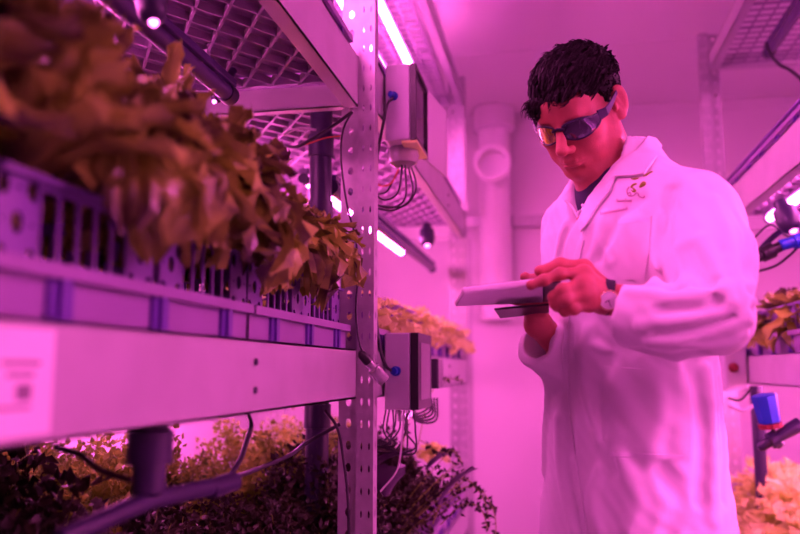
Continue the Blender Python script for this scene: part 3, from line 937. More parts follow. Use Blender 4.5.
# embroidered emblem over the pocket: leaf, sprig and two lines of script
M['olive'] = mat('olive_thread', (.30, .34, .03), .7)
M['thread'] = mat('pink_thread', (.50, .26, .36), .7)
def stitch(name, lines, w, m, parent):
    mb = MB()
    for ln in lines:
        p3 = []
        cv = bez([Vector((a, b_, 0)) for a, b_ in ln], 4 * len(ln)) if len(ln) > 2 else [Vector((*q, 0)) for q in ln]
        for v in cv:
            d = ray(v.x, v.y).normalized(); h = bvc.ray_cast(CAM, d)
            if h[0] is None: continue
            nn = h[1] if h[1].dot(d) < 0 else -h[1]
            p3.append(h[0] + nn * .0012)
        if len(p3) > 1: mb.tube(p3, w, 5)
    return mb.build(name, m, parent, True)
def E(x, y): return (600 + x / 8.889, 160 + y / 8.889)
em = stitch('emblem', [[E(280, 168), E(310, 175), E(345, 165)], [E(290, 172), E(320, 168), E(345, 165)], [E(385, 148), E(420, 135), E(445, 115), E(470, 108)], [E(395, 146), E(425, 128), E(450, 114)],
    [E(275, 245), E(290, 225), E(320, 212)], [E(280, 250), E(300, 228), E(330, 214)], [E(290, 250), E(310, 262), E(318, 280), E(295, 285), E(285, 270)], [E(300, 262), E(305, 275), E(300, 280)],
    [E(355, 245), E(365, 222), E(385, 200), E(405, 205), E(400, 225), E(375, 238), E(357, 246)], [E(370, 232), E(385, 215), E(395, 212)], [E(362, 240), E(380, 225), E(402, 215)]], .0013, M['olive'], coat)
stitch('emblem_outline', [[E(260, 240), E(242, 275), E(250, 310), E(270, 325), E(300, 315), E(325, 295), E(345, 300), E(340, 320)], [E(250, 300), E(270, 290), E(280, 305), E(265, 320)], [E(345, 318), E(365, 330), E(395, 335), E(400, 320)], [E(375, 335), E(400, 330)]], .0009, M['thread'], em)
x = 150; ls = []
for k in range(9):
    ls.append([E(x, 375), E(x + 5, 355 - (12 if k in (0, 5) else 0)), E(x + 9, 376), E(x + 14, 362 - k)]); x += 15
x = 5
for k in range(16):
    ls.append([E(x, 490 - k * 3), E(x + 4, 470 - k * 3 - (9 if k % 5 == 0 else 0)), E(x + 9, 490 - k * 3), E(x + 13, 476 - k * 3)]); x += 15.5
stitch('script_lettering', ls, .00035, M['thread'], em)

# ------------------------------------------------------------------ hair
gh = Grid(*[np.arange(HC[i] - .15, HC[i] + .16, .0026) for i in range(3)])
def toH(X, Y, Z):
    x, y, z = X - HC.x, Y - HC.y, Z - HC.z
    return [x * u[0] + y * u[1] + z * u[2] for u in AX]
def f_hair(X, Y, Z):
    l, f, u = toH(X, Y, Z)
    base = f_ell(X, Y, Z, np.array(HC + HF * -.018 + HU * .034), (.0738, .0948, .0788), AX)
    # thickness: long on top, cropped at the sides and nape
    top = np.clip((u - .045) / .05, 0, 1)
    th = .0062 + .007 * top ** .8 + .004 * np.clip((f - .02) / .05, 0, 1) * top
    th = th + top * (.0022 * np.sin(l * 210 + 3 * np.sin(f * 60)) * np.sin(f * 70 + u * 130 + 1) + .0014 * np.sin(l * 420 + f * 90))
    shell = base - th
    # hairline: keep only above this surface
    al = np.abs(l)
    line = np.where(f > .03, .036 - (f - .03) * .10 + (.006 * np.clip((al - .03) / .03, 0, 1)), .036 - (.03 - f) * 1.1)
    line = line - .012 * np.clip((-l) / .03, 0, 1) * (f > .02)
    line = np.maximum(line, np.where(f < -.03, -.062, -.01))
    side = np.where((f > -.03) & (f < .018) & (al > .055), .012, 10)      # sideburn
    line = np.minimum(line, side)
    ear_gap = np.sqrt(((f + .006) / .020) ** 2 + ((u + .004) / .030) ** 2) - 1
    d = np.maximum(shell, line - u)
    d = np.maximum(d, np.where(al > .06, -ear_gap * .02, -1))
    return d
gh.op(f_hair, [c - .2 for c in HC], [c + .2 for c in HC], .004)
gh.cone(H(-.05, .074, .052), H(.02, .082, .062), .013, .012, .012)
gh.cone(H(.02, .082, .062), H(.045, .062, .066), .011, .009, .012)
gh.cone(H(-.060, .055, .044), H(-.035, .080, .040), .008, .009, .012)
Vh, Qh = gh.mesh()
Vh = smooth_np(Vh, Qh, 1, .4)
hair = np_mesh('hair', Vh, Qh, M['hair'], man)
bvh_h = BVHTree.FromPolygons([tuple(v) for v in Vh], [tuple(int(i) for i in q) for q in Qh])
# locks: short tapered ribbons combed forward and to his right
mb = MB(); rr = random.Random(3)
cnt = 0
while cnt < 3600:
    l = rr.uniform(-.075, .075); f = rr.uniform(-.10, .085); u = rr.uniform(-.06, .13)
    o = H(l * 1.6, f * 1.5, u * 1.3 + .03); c = H(0, -.01, .04)
    h = bvh_h.ray_cast(o, (c - o).normalized())
    if h[0] is None: cnt += 1; continue
    p = h[0]; n = h[1]
    if n.dot(o - c) < 0: n = -n
    q = p - HC; lu = q.dot(HU); lf = q.dot(HF); ll = q.dot(HL)
    low = lu < (.026 if ll < -.01 and lf > .02 else (.036 if lf > .03 else .050))
    g = (HF * (1.0 + 4 * max(lf, 0)) + HL * (-.35 + rr.uniform(-.18, .18)) - HU * (.3 + 6 * max(lf, 0)))
    g = (g - n * g.dot(n)).normalized()
    if low:
        g = (-HU - HF * .8 + HL * rr.uniform(-.2, .2)); g = (g - n * g.dot(n)).normalized()
    L_ = rr.uniform(.005, .009) if low else rr.uniform(.016, .030); w_ = rr.uniform(.0011, .0022); s_ = g.cross(n).normalized()
    pts3 = [p - n * .002, p + g * L_ * .35 + n * (.0010 if low else .0030 + rr.random() * .001), p + g * L_ * .7 + n * (.0010 if low else .0025 + rr.random() * .002), p + g * L_ + n * (0 if low else rr.uniform(-.002, .0025))]
    ws = [w_, w_ * 1.1, w_ * .8, w_ * .1]
    vs = []
    for a, ww in zip(pts3, ws): vs += [a - s_ * ww, a + s_ * ww, a + n * ww * .8]
    fs = []
    for k in range(3):
        a = 3 * k
        fs += [(a, a + 3, a + 5, a + 2), (a + 2, a + 5, a + 4, a + 1), (a + 1, a + 4, a + 3, a)]
    mb.add(vs, fs); cnt += 1
lk = mb.build('hair_locks', M['hair'], hair, True); lk['kind'] = 'stuff'

# ------------------------------------------------------------------ wraparound glasses
gl = empty('sunglasses', (0, 0, 0)); gl.parent = man; gl.matrix_parent_inverse = Matrix.Translation(-man.location)
def G(th, z, r=.082):                       # th: degrees from the face axis, wrap around the face
    a = R(th)
    return H(math.sin(a) * r * .90, .020 + math.cos(a) * r, z)
def lens(sg, m, nm):
    mb = MB(); n = 14; k = 7; vs = []
    for i in range(n + 1):
        t = i / n; th = sg * (7 + 54 * t)
        zt = .010 + .006 * math.sin(math.pi * min(t * 1.3, 1)) ** .8 - .002 * t
        zb = -.006 - .020 * math.sin(math.pi * (.10 + .80 * t)) ** .7 + .006 * t
        for j in range(k + 1): vs.append(G(th, zb + (zt - zb) * j / k, .084 + .0015 * math.sin(math.pi * j / k)))
    m_ = len(vs)
    vs += [v - (v - H(0, .02, 0)).normalized() * .002 for v in vs]
    fs = []
    for i in range(n):
        for j in range(k):
            a = i * (k + 1) + j; fs += [(a, a + 1, a + k + 2, a + k + 1), (m_ + a, m_ + a + k + 1, m_ + a + k + 2, m_ + a + 1)]
    mb.add(vs, fs); mb.build('lens', m, gl, True)
    rim = []
    for i in range(n + 1): rim.append(vs[i * (k + 1) + k])
    for i in range(n, -1, -1): rim.append(vs[i * (k + 1)])
    rim.append(rim[0])
    fr = MB().tube(rim, .0019, 8); fr.build('lens_rim', M['gframe'], gl, True)
lens(1, M['lensd'], 'l'); lens(-1, M['lensg'], 'r')
MB().tube([G(-9, .004, .086), G(0, .008, .088), G(9, .004, .086)], .0032, 8).build('bridge', M['gframe'], gl, True)
for s_ in (1, -1):
    mb = MB(); secs = [(G(60 * s_, .003, .085), .020, .0), (H(.0775 * s_, .050, .004), .016, 0), (H(.081 * s_, .030, .009), .011, 0), (H(.0835 * s_, .010, .0165), .009, 0), (H(.0835 * s_, -.010, .022), .007, 0), (H(.080 * s_, -.028, .012), .006, 0), (H(.078 * s_, -.034, .000), .005, 0)]
    vs = []
    for (c, h_, _) in secs:
        for (du, dl) in ((h_ / 2, .0015), (-h_ / 2, .0015), (-h_ / 2, -.0015), (h_ / 2, -.0015)): vs.append(c + HU * du + HL * s_ * dl)
    fs = []
    for k in range(len(secs) - 1):
        for j in range(4): fs.append((4 * k + j, 4 * k + (j + 1) % 4, 4 * k + 4 + (j + 1) % 4, 4 * k + 4 + j))
    fs += [(3, 2, 1, 0), tuple(range(4 * len(secs) - 4, 4 * len(secs)))]
    mb.add(vs, fs); mb.build('temple', M['temple'], gl)

# ------------------------------------------------------------------ wrist watch
wt = empty('wristwatch', (0, 0, 0)); wt.parent = man; wt.matrix_parent_inverse = Matrix.Translation(-man.location)
wd = (P3((582, 288, 1.30)) - elL).normalized()
wc = P3((606, 297, 1.335))
M['gold'] = mat('watch_gold', (.85, .62, .35), .25, metal=.9)
M['dial'] = mat('watch_dial', (.85, .85, .85), .3)
M['leather'] = mat('watch_strap', (.015, .012, .03), .6)
tv = wd.cross(Vector((0, 0, 1))).normalized(); tu = tv.cross(wd).normalized()
mb = MB(); n = 30; vs = []
for i in range(n):
    a = 2 * math.pi * i / n
    rd = tv * math.cos(a) + tu * math.sin(a)
    for (w_, t_) in ((-.008, .0285), (-.008, .0305), (.008, .0305), (.008, .0285)): vs.append(wc + wd * w_ + rd * t_)
mb.add(vs, [(4 * i + j, 4 * i + (j + 1) % 4, 4 * ((i + 1) % n) + (j + 1) % 4, 4 * ((i + 1) % n) + j) for i in range(n) for j in range(4)])
mb.build('strap', M['leather'], wt, True)
tocam = (CAM - wc); tocam = (tocam - wd * tocam.dot(wd)).normalized()
nrm = (tocam * .95 + Vector((0, 0, -.12))).normalized()
ctr = wc + nrm * .0305
mb = MB().lathe(ctr, nrm, [(0, .0165), (.001, .0172), (.005, .0172), (.0065, .016), (.0066, .0145), (.0055, .0143)], 30)
case = mb.build('watch_case', M['gold'], wt, True)
MB().lathe(ctr + nrm * .0052, nrm, [(0, .0143), (.0009, .0143)], 30).build('dial', M['dial'], case)
up = wd.cross(nrm).normalized()
for nm, ang, ln, w_ in (('hour_hand', 2.2, .007, .0007), ('minute_hand', 3.6, .011, .0005)):
    dr = up * math.cos(ang) + wd * math.sin(ang)
    MB().tube([ctr + nrm * .0066, ctr + nrm * .0066 + dr * ln], w_, 6).build(nm, M['black'], case)
MB().lathe(ctr + wd * .0165 + nrm * .003, wd, [(0, .002), (.003, .0022), (.0035, .001)], 10).build('crown', M['gold'], case)

# ------------------------------------------------------------------ tablet in its case
M['case'] = mat('tablet_case_grey', (.90, .88, .92), .5, noise=.06, nscale=30)
M['screen'] = mat('tablet_screen', (.02, .02, .03), .08)
def slab(q, th, mb=None):
    """q: four corners of the underside, counter-clockwise seen from below; th upward"""
    q = [Vector(v) for v in q]
    n = (q[1] - q[0]).cross(q[3] - q[0]).normalized()
    if n.z < 0: n = -n
    c = sum(q, Vector()) / 4
    ring = lambda f, h: [c + (v - c) * f + n * h for v in q]
    vs = ring(.985, 0) + ring(1, th * .25) + ring(1, th * .75) + ring(.985, th)
    fs = [(3, 2, 1, 0), (12, 13, 14, 15)]
    for k in range(3):
        for j in range(4): fs.append((4 * k + j, 4 * k + (j + 1) % 4, 4 * k + 4 + (j + 1) % 4, 4 * k + 4 + j))
    mb = mb or MB(); mb.add(vs, fs); return mb, n
nlq, nrq, flq, frq = PY(464, 293.5, 1.295), PY(543, 284, 1.305), PY(455.5, 306.5, 1.46), PY(543, 302.5, 1.475)
tb = empty('tablet', ((nlq + frq) / 2), 'grey cased tablet held level in both hands of the man', 'tablet')
def ploc(o, p): o.parent = p; o.matrix_parent_inverse = Matrix.Translation(-p.location); return o
m_, nn = slab([nlq, nrq, frq, flq], .011)
ploc(m_.build('case', M['case']), tb)
e = (nrq - nlq).normalized() * .030
m_, _ = slab([nrq + e * .02, nrq + e, frq + e * .8, frq + e * .02], .012)
ploc(m_.build('case_spine', M['black']), tb)
i_ = lambda a, b_, t: a + (b_ - a) * t
def inset(t, up_):
    c = (nlq + nrq + flq + frq) / 4
    return [i_(v, c, t) + nn * up_ for v in (nlq, nrq, frq, flq)]
m_, _ = slab(inset(.05, .0112), .0012); ploc(m_.build('screen', M['screen']), tb)
m_, _ = slab([PY(494, 308, 1.42), PY(549, 303, 1.40), PY(549, 311, 1.50), PY(500, 316.5, 1.52)], -.004)
ploc(m_.build('cover_flap', M['black']), tb)
for a_, b2 in ((.25, .27), (.45, .47), (.65, .67)): pass
# ------------------------------------------------------------------ plants
M['lettuce'] = mat('lettuce_leaf', (.92, 1.0, .42), .5, noise=.35, nscale=14, color2=(.72, .80, .20), bump=.4, bscale=60)
M['lettuce_d'] = mat('oak_lettuce_leaf', (.50, .60, .08), .22, spec=.8, noise=.4, nscale=9, color2=(.07, .045, .04), bump=.5, bscale=50)
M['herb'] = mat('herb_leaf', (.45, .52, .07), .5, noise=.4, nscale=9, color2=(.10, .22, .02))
M['herb_d'] = mat('shade_dark_herb_leaf', (.05, .05, .015), .5, noise=.4, nscale=12, color2=(.015, .012, .006))  # herb leaf darkened, the shade under the rack put into its colour
M['basil'] = mat('purple_leaf', (.10, .06, .12), .38, bump=.5, bscale=40)
M['stem'] = mat('plant_stem', (.30, .35, .06), .5)
for k in ('lettuce', 'herb', 'lettuce_d'):      # leaves let some light through
    nt = M[k].node_tree; b_ = nt.nodes['Principled BSDF']; out = nt.nodes['Material Output']
    tr = nt.nodes.new('ShaderNodeBsdfTranslucent'); mx = nt.nodes.new('ShaderNodeMixShader'); mx.inputs[0].default_value = .22 if k == 'lettuce_d' else .35
    src = b_.inputs['Base Color'].links[0].from_socket
    nt.links.new(src, tr.inputs['Color'])
    nt.links.new(b_.outputs[0], mx.inputs[1]); nt.links.new(tr.outputs[0], mx.inputs[2]); nt.links.new(mx.outputs[0], out.inputs['Surface'])

def leaf(mb, base, az, el, L, W, curl, rr, nu=8, nv=6, frill=.12, lobes=7):
    """a ruffled leaf from base; az azimuth, el starting elevation, curl = bend in degrees along it"""
    vs = []
    ph = rr.uniform(0, 6)
    p = Vector(base); a = el
    dirs = Vector((math.cos(az), math.sin(az), 0)); side = Vector((-math.sin(az), math.cos(az), 0))
    for i in range(nu + 1):
        t = i / nu
        d = dirs * math.cos(a) + Vector((0, 0, math.sin(a))); nrm = -dirs * math.sin(a) + Vector((0, 0, math.cos(a)))
        w = W * (.16 + .84 * math.sin(math.pi * min(1, t * .62 + .04)) ** 1.3) * (1 if t < .86 else (1 - ((t - .86) / .14) ** 2 * .55))
        for j in range(nv + 1):
            s_ = j / nv * 2 - 1
            fr = frill * W * abs(s_) ** 2 * math.sin(ph + t * lobes * 3.1 + s_ * 2.2) * (t ** .5)
            fr2 = frill * .6 * W * (t ** 2) * math.sin(ph * 2 + s_ * lobes * 1.3)
            cup = .25 * W * s_ * s_
            vs.append(p + side * (s_ * w * (1 + .10 * math.sin(ph + t * lobes * 4))) + nrm * (fr + fr2 + cup) + d * (.04 * L * math.sin(ph + s_ * lobes)) * (t ** 3))
        p = p + d * (L / nu); a -= R(curl) / nu
    m = nv + 1
    fs = [(i * m + j, i * m + j + 1, (i + 1) * m + j + 1, (i + 1) * m + j) for i in range(nu) for j in range(nv)]
    mb.add(vs, fs)
def lettuce(name, seed, m, n=26, size=.11, W=.034, droop=1.0, tall=1.0, frill=.2, e0=82, e1=20):
    rr = random.Random(seed); root = empty(name, (0, 0, 0), None, 'plant')
    mb = MB()
    for k in range(n):
        t = k / n
        az = k * 2.399 + rr.uniform(-.3, .3)
        el = R(e0 - (e0 - e1) * t + rr.uniform(-8, 8))
        h0 = .012 + .02 * (1 - t) + (tall - 1) * .10 * (1 - t) * rr.random()
        leaf(mb, (.006 * math.cos(az), .006 * math.sin(az), h0), az, el, size * (.60 + .5 * t) * rr.uniform(.85, 1.12), W * (.7 + .5 * t) * rr.uniform(.85, 1.2), (35 + 70 * t) * droop + rr.uniform(-12, 12), rr, frill=frill)
    mb.build('leaves', m, root, True)
    MB().tube([(0, 0, 0), (0, 0, .05)], [.009, .006], 8).build('stem', M['stem'], root, True)
    return root
PL = [lettuce('lettuce_plant', 1, M['lettuce'], 30, .105, .032, frill=.26), lettuce('lettuce_plant', 2, M['lettuce'], 28, .12, .030, frill=.28)]
PD = [lettuce('oak_leaf_lettuce', 5, M['lettuce_d'], 84, .135, .015, .8, 2.4, .5, 88, 40), lettuce('oak_leaf_lettuce', 6, M['lettuce_d'], 88, .14, .016, .9, 2.2, .5, 88, 35), lettuce('oak_leaf_lettuce', 9, M['lettuce_d'], 78, .135, .018, .7, 2.6, .45, 88, 45)]
PW = [lettuce('broad_lettuce', 15, M['lettuce_d'], 30, .15, .040, 1.2, 1.2, .2)]
PR = [lettuce('frilly_lettuce', 25, M['lettuce'], 95, .20, .030, .8, 1.9, .5, 86, 30), lettuce('frilly_lettuce', 26, M['lettuce'], 90, .21, .032, .85, 1.7, .55, 86, 28)]
used = {}
def plant(protos, loc, label, group, s=1.0, rz=None, rr=random.Random(5), tilt=(0, 0)):
    p = rr.choice(protos); rz = rr.uniform(0, 6.28) if rz is None else rz
    if p.name not in used: used[p.name] = 1; o = p; o['label'] = label; o['group'] = group
    else: o = copy_tree(p, label, None, group)
    o.location = loc; o.rotation_euler = (tilt[0], tilt[1], rz); o.scale = (s, s, s * rr.uniform(.92, 1.1))
    return o
rr = random.Random(21)
NN = ['first', 'second', 'third', 'fourth', 'fifth', 'sixth', 'seventh', 'eighth', 'ninth', 'tenth', 'eleventh', 'twelfth']
zt_ = LEVELS[1][0] + ZD + .095
# near bay, middle shelf: tall brown-green oak leaf lettuces
RN = ['front row', 'second row', 'third row', 'back row']
row = {-.55: [.38, .54, .70, .86, 1.02, 1.18, 1.34, 1.48], -.70: [.36, .54, .70, .88, 1.04, 1.2, 1.36, 1.54], -.88: [.45, .66, .86, 1.08, 1.30, 1.5], -1.08: [.6, .85, 1.1, 1.35]}
for ri, (x, ys) in enumerate(row.items()):
    for k, y in enumerate(ys):
        s_ = [1.0, 1.15, 1.2, 1.2][ri] * rr.uniform(.92, 1.12) * (1.32 if y < .8 else 1.2 if y < 1.1 else (.9 if y > 1.4 else 1.02))
        plant(PD, (x + rr.uniform(-.015, .015), y + rr.uniform(-.02, .02), zt_ + .03 + .02 * ri), 'blurred brown-green lettuce, near bay of the left rack, %s, %s from the camera' % (RN[ri], NN[k]), 'oak leaf lettuces in the near bay', s_)
# far bay, middle shelf: small bright lettuces
for ri, x in enumerate((-.50, -.63, -.76, -.90)):
    for k in range(9):
        y = 1.95 + k * .2 + (.1 if ri % 2 else 0)
        if y > 3.62: continue
        plant(PL, (x, y, zt_ - .015), 'small pale yellow lettuce, far bay of the left rack, %s, %s from the post' % (RN[ri], NN[k]), 'pale lettuces in the far bay', rr.uniform(1.0, 1.2) * (1 + .08 * ri))
# right rack, middle shelf: large lettuces, and bottom shelf
for k, (x, y, s_) in enumerate(((.79, 2.62, 1.1), (.79, 2.90, 1.15), (.95, 2.45, 1.2), (.98, 2.8, 1.1))):
    plant(PW, (x, y, LEVELS_R[1][0] + ZD + .07), 'ochre broad-leaved lettuce on the middle right shelf, %s from the camera' % NN[k], 'ochre lettuces on the right rack', s_)
zb = LEVELS_R[0][0] + ZD + .085
for ri, x in enumerate((.78, .95, 1.12)):
    for k in range(6):
        y = 1.80 + k * .26 + (.13 if ri == 1 else 0)
        plant(PR, (x, y, zb), 'full frilly golden lettuce on the bottom right shelf, %s, %s from the camera' % (RN[ri], NN[k]), 'golden lettuces on the bottom right shelf', rr.uniform(1.0, 1.12))

# herbs: many small leaves on branching stems
def herb(name, seed, m, h, spread, n_st=16, n_lf=90, lw=.006, ll=.014, lean=(0, 0)):
    rr = random.Random(seed); root = empty(name, (0, 0, 0), None, 'plant'); st = MB(); lf = MB()
    for k in range(n_st):
        az = rr.uniform(0, 6.28); r_ = spread * rr.random() ** .6
        tip = Vector((math.cos(az) * r_ + lean[0], math.sin(az) * r_ + lean[1], h * rr.uniform(.6, 1.0) * (1 - .25 * (r_ / spread) ** 2)))
        c1 = Vector((tip.x * .25, tip.y * .25, tip.z * .55)); cv = bez([Vector((0, 0, 0)), c1, tip], 12)
        st.tube(cv, [.0022 - .0012 * i / len(cv) for i in range(len(cv))], 5)
        for q in range(n_lf):
            t = rr.uniform(.25, 1) ** .7; i = min(len(cv) - 2, int(t * (len(cv) - 1))); p = cv[i].lerp(cv[i + 1], rr.random())
            d = Vector((rr.gauss(0, 1), rr.gauss(0, 1), rr.gauss(.2, .8))).normalized()
            p = p + d * rr.uniform(.0, .045); u = d.cross(Vector((rr.gauss(0, 1), rr.gauss(0, 1), rr.gauss(0, 1)))).normalized()
            L_ = ll * rr.uniform(.6, 1.3); W_ = lw * rr.uniform(.6, 1.3); n_ = d.cross(u)
            lf.add([p, p + d * L_ * .35 + u * W_, p + d * L_ + n_ * L_ * .2, p + d * L_ * .35 - u * W_, p + d * L_ * .5 + n_ * W_ * .5], [(0, 1, 4), (1, 2, 4), (2, 3, 4), (3, 0, 4)])
    lf.build('foliage', m, root, True); st.build('stems', M['stem'], root, True)
    return root
HB = [herb('herb_plant', 31, M['herb'], .56, .16, 22, 190), herb('herb_plant', 32, M['herb'], .50, .18, 22, 190, .008, .018)]
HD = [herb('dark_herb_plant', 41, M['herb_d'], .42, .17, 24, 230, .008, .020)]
zl = LEVELS[0][0] + ZD + .02
for ri, x in enumerate((-.98, -1.18)):
    for k in range(7):
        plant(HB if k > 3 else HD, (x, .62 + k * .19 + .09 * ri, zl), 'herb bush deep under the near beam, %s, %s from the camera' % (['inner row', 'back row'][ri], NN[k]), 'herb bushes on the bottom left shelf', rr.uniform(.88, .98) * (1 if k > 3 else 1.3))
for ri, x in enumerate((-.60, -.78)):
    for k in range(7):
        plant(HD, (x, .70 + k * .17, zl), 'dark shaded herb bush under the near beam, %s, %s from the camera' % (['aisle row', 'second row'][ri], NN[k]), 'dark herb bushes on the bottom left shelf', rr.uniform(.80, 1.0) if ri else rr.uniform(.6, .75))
for ri, x in enumerate((-.95, -.78)):
    for k in range(4):
        plant(HB, (x, 1.95 + k * .26 + .12 * ri, zl), 'green herb bush in the far bay, %s, %s from the post' % (['back row', 'middle row'][ri], NN[k]), 'herb bushes on the far bottom left shelf', rr.uniform(.86, .96))
for k in range(9):
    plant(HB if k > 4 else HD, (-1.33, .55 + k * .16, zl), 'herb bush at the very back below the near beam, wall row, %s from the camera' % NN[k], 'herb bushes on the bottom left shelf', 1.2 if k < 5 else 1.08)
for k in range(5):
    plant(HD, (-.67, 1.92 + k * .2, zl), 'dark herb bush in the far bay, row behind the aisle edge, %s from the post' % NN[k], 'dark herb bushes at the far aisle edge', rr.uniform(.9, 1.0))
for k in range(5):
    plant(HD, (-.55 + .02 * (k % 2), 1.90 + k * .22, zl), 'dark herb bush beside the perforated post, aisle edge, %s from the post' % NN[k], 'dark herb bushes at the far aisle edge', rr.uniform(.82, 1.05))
# arching sprig plant reaching into the aisle
hs = herb('trailing_herb', 51, M['herb_d'], .46, .07, 12, 34, .006, .017, (.22, .0))
hs['label'] = 'dark trailing herb with beaded sprigs arching out over the aisle'; hs.location = (-.50, 2.25, zl - .02)
def sprig(pts_, n, label, seed, r=.0016, L_=.018, W_=.006, m='herb_d'):
    rr = random.Random(seed); root = empty('herb_sprig', pts_[0], label, 'plant sprig'); o = Vector(pts_[0])
    cv = [p - o for p in bez(pts_, 30)]; MB().tube(cv, r, 6).build('stem', M['stem'], root, True); mb = MB()
    for q in range(n):
        i = rr.randrange(3, len(cv) - 1); p = cv[i]; d = Vector((rr.gauss(0, 1), rr.gauss(0, 1), rr.gauss(0, .8))).normalized()
        u = d.cross(Vector((rr.gauss(0, 1), rr.gauss(0, 1), rr.gauss(0, 1)))).normalized(); n_ = d.cross(u)
        mb.add([p, p + d * L_ * .35 + u * W_, p + d * L_ + n_ * L_ * .3, p + d * L_ * .35 - u * W_, p + d * L_ * .5 + n_ * W_ * .5], [(0, 1, 4), (1, 2, 4), (2, 3, 4), (3, 0, 4)])
    mb.build('leaves', M[m], root, True); return root
S = lambda x, y, Y=2.3: PY(x, y, Y)
for k, (p, lb) in enumerate((([S(430, 520), S(455, 492), S(478, 488), S(494, 512), S(496, 540)], 'beaded dark sprig arching furthest into the aisle, its tip hanging'),
        ([S(440, 525), S(462, 505), S(480, 508), S(488, 530)], 'beaded dark sprig arching just under the longest one'),
        ([S(425, 500), S(445, 478), S(468, 480), S(484, 500), S(489, 520)], 'beaded dark sprig arching above the purple leaf'),
        ([S(420, 440), S(440, 452), S(452, 450), S(462, 462)], 'short leafy sprig rising beside the purple leaf'),
        ([S(418, 445, 2.3), S(428, 400, 2.4), S(440, 382, 2.5), S(452, 379, 2.6), S(463, 380, 2.7)], 'small dark sprig reaching across the bright wall under the far beam'),
        ([S(398, 470), S(405, 435), S(412, 410), S(420, 398)], 'upright reddish sprig under the hanging terminals'))):
    sprig(p, 46 if k < 4 else 22, lb, 60 + k)
# big purple leaves and pale bunches
def bigleaf(loc, az, el, L, W, label, m='basil', curl=40, name='broad_leaf', seed=1):
    root = empty(name, loc, label, 'leaf'); rr = random.Random(seed); mb = MB()
    leaf(mb, (0, 0, 0), az, el, L, W, curl, rr, 12, 8, .08, 3); mb.build('blade', M[m], root, True)
    MB().tube([(-.02 * math.cos(az), -.02 * math.sin(az), -.05), (0, 0, 0)], .002, 6).build('stalk', M['stem'], root, True); return root
bigleaf(S(440, 505, 2.15), R(10), R(62), .14, .035, 'large purple leaf standing over the trailing sprigs', seed=3)
bigleaf(S(385, 500, 2.05), R(-60), R(70), .12, .045, 'large purple leaf close to the post below the wires', seed=4)
bigleaf(S(372, 470, 2.0), R(-20), R(40), .12, .045, 'large purple leaf lying against the post', seed=5)
bigleaf(S(428, 470, 2.3), R(30), R(50), .09, .03, 'purple leaf behind the largest one, nearer the wall', seed=6)
plant(PL, S(432, 458, 2.55), 'golden lettuce bunch glowing at the end of the far herbs', 'golden bunches in the far bay', .55)
# drooping leaf bunches over the near tray edge
dl = lettuce('drooping_lettuce', 77, M['lettuce_d'], 70, .135, .021, 1.5, 1.3, .4)
dl['label'] = 'dark drooping lettuce hanging over the tray edge right beside the post'; dl.location = PY(318, 262, 1.50)
for k, (px, py, Y, s_) in enumerate(((120, 190, .80, .8), (160, 205, .92, .85), (215, 215, 1.05, .85), (235, 240, 1.16, .8), (285, 262, 1.36, .75))):
    o = copy_tree(dl, 'blurred dark lettuce drooping over the near crates, %s from the left edge' % NN[k], PY(px, py, Y), 'lettuces drooping over the near crates'); o.scale = (s_ * 1.35,) * 3; o.rotation_euler = (0, 0, k * 1.3)
dl.scale = (.85,) * 3

# ------------------------------------------------------------------ pipes, boxes, cables
def pipe(pts_, r, label, m='pipe_d', rings=(), name='pipe', rm=None):
    root = empty(name, pts_[0], label, 'pipe'); o = Vector(pts_[0]); p = [Vector(q) - o for q in pts_]
    MB().tube(p, r, 20).build('tube', M[m], root, True)
    for t in rings:
        a = p[0].lerp(p[-1], t); d = (p[-1] - p[0]).normalized()
        MB().lathe(a, d, [(-.03, r * 1.01), (-.029, r * 1.16), (.029, r * 1.16), (.03, r * 1.01)], 20).build('coupling', M[rm or m], root, True)
    return root
dp = PY(318, 200, 1.88)
pipe([(dp.x, 1.90, .0), (dp.x, 1.90, 2.35)], .029, 'dark violet drain pipe standing upright behind the perforated post', rings=(.44, .66, .735, .2))
pipe([PY(756, 386, 3.0) * 1.0, Vector((PY(756, 386, 3.0).x, 3.0, .50))], .022, 'slim violet drain pipe standing in front of the right rack lights')
# white flue on the back wall
rt = empty('wall_pipe', (-.313, 4.33, 0), 'white vertical duct on the back wall with a round branch end', 'pipe')
MB().tube([(0, 0, 1.50), (0, 0, 2.63)], .088, 28).build('duct', M['pvc'], rt, True)
MB().lathe((0, 0, 2.50), (0, 0, 1), [(0, .09), (.005, .115), (.126, .115), (.128, .09)], 28).build('collar', M['pvc'], rt, True)
MB().lathe((0, 0, 1.42), (0, 0, 1), [(0, .094), (.09, .094), (.095, .088)], 28).build('end_socket', M['pvc'], rt, True)
MB().lathe((.0, -.07, 2.262), (0, -1, 0), [(0, .080), (.10, .080), (.10, .100), (.14, .100), (.14, .076), (.05, .075), (.05, .001)], 32).build('branch_end', M['ring'], rt, True)

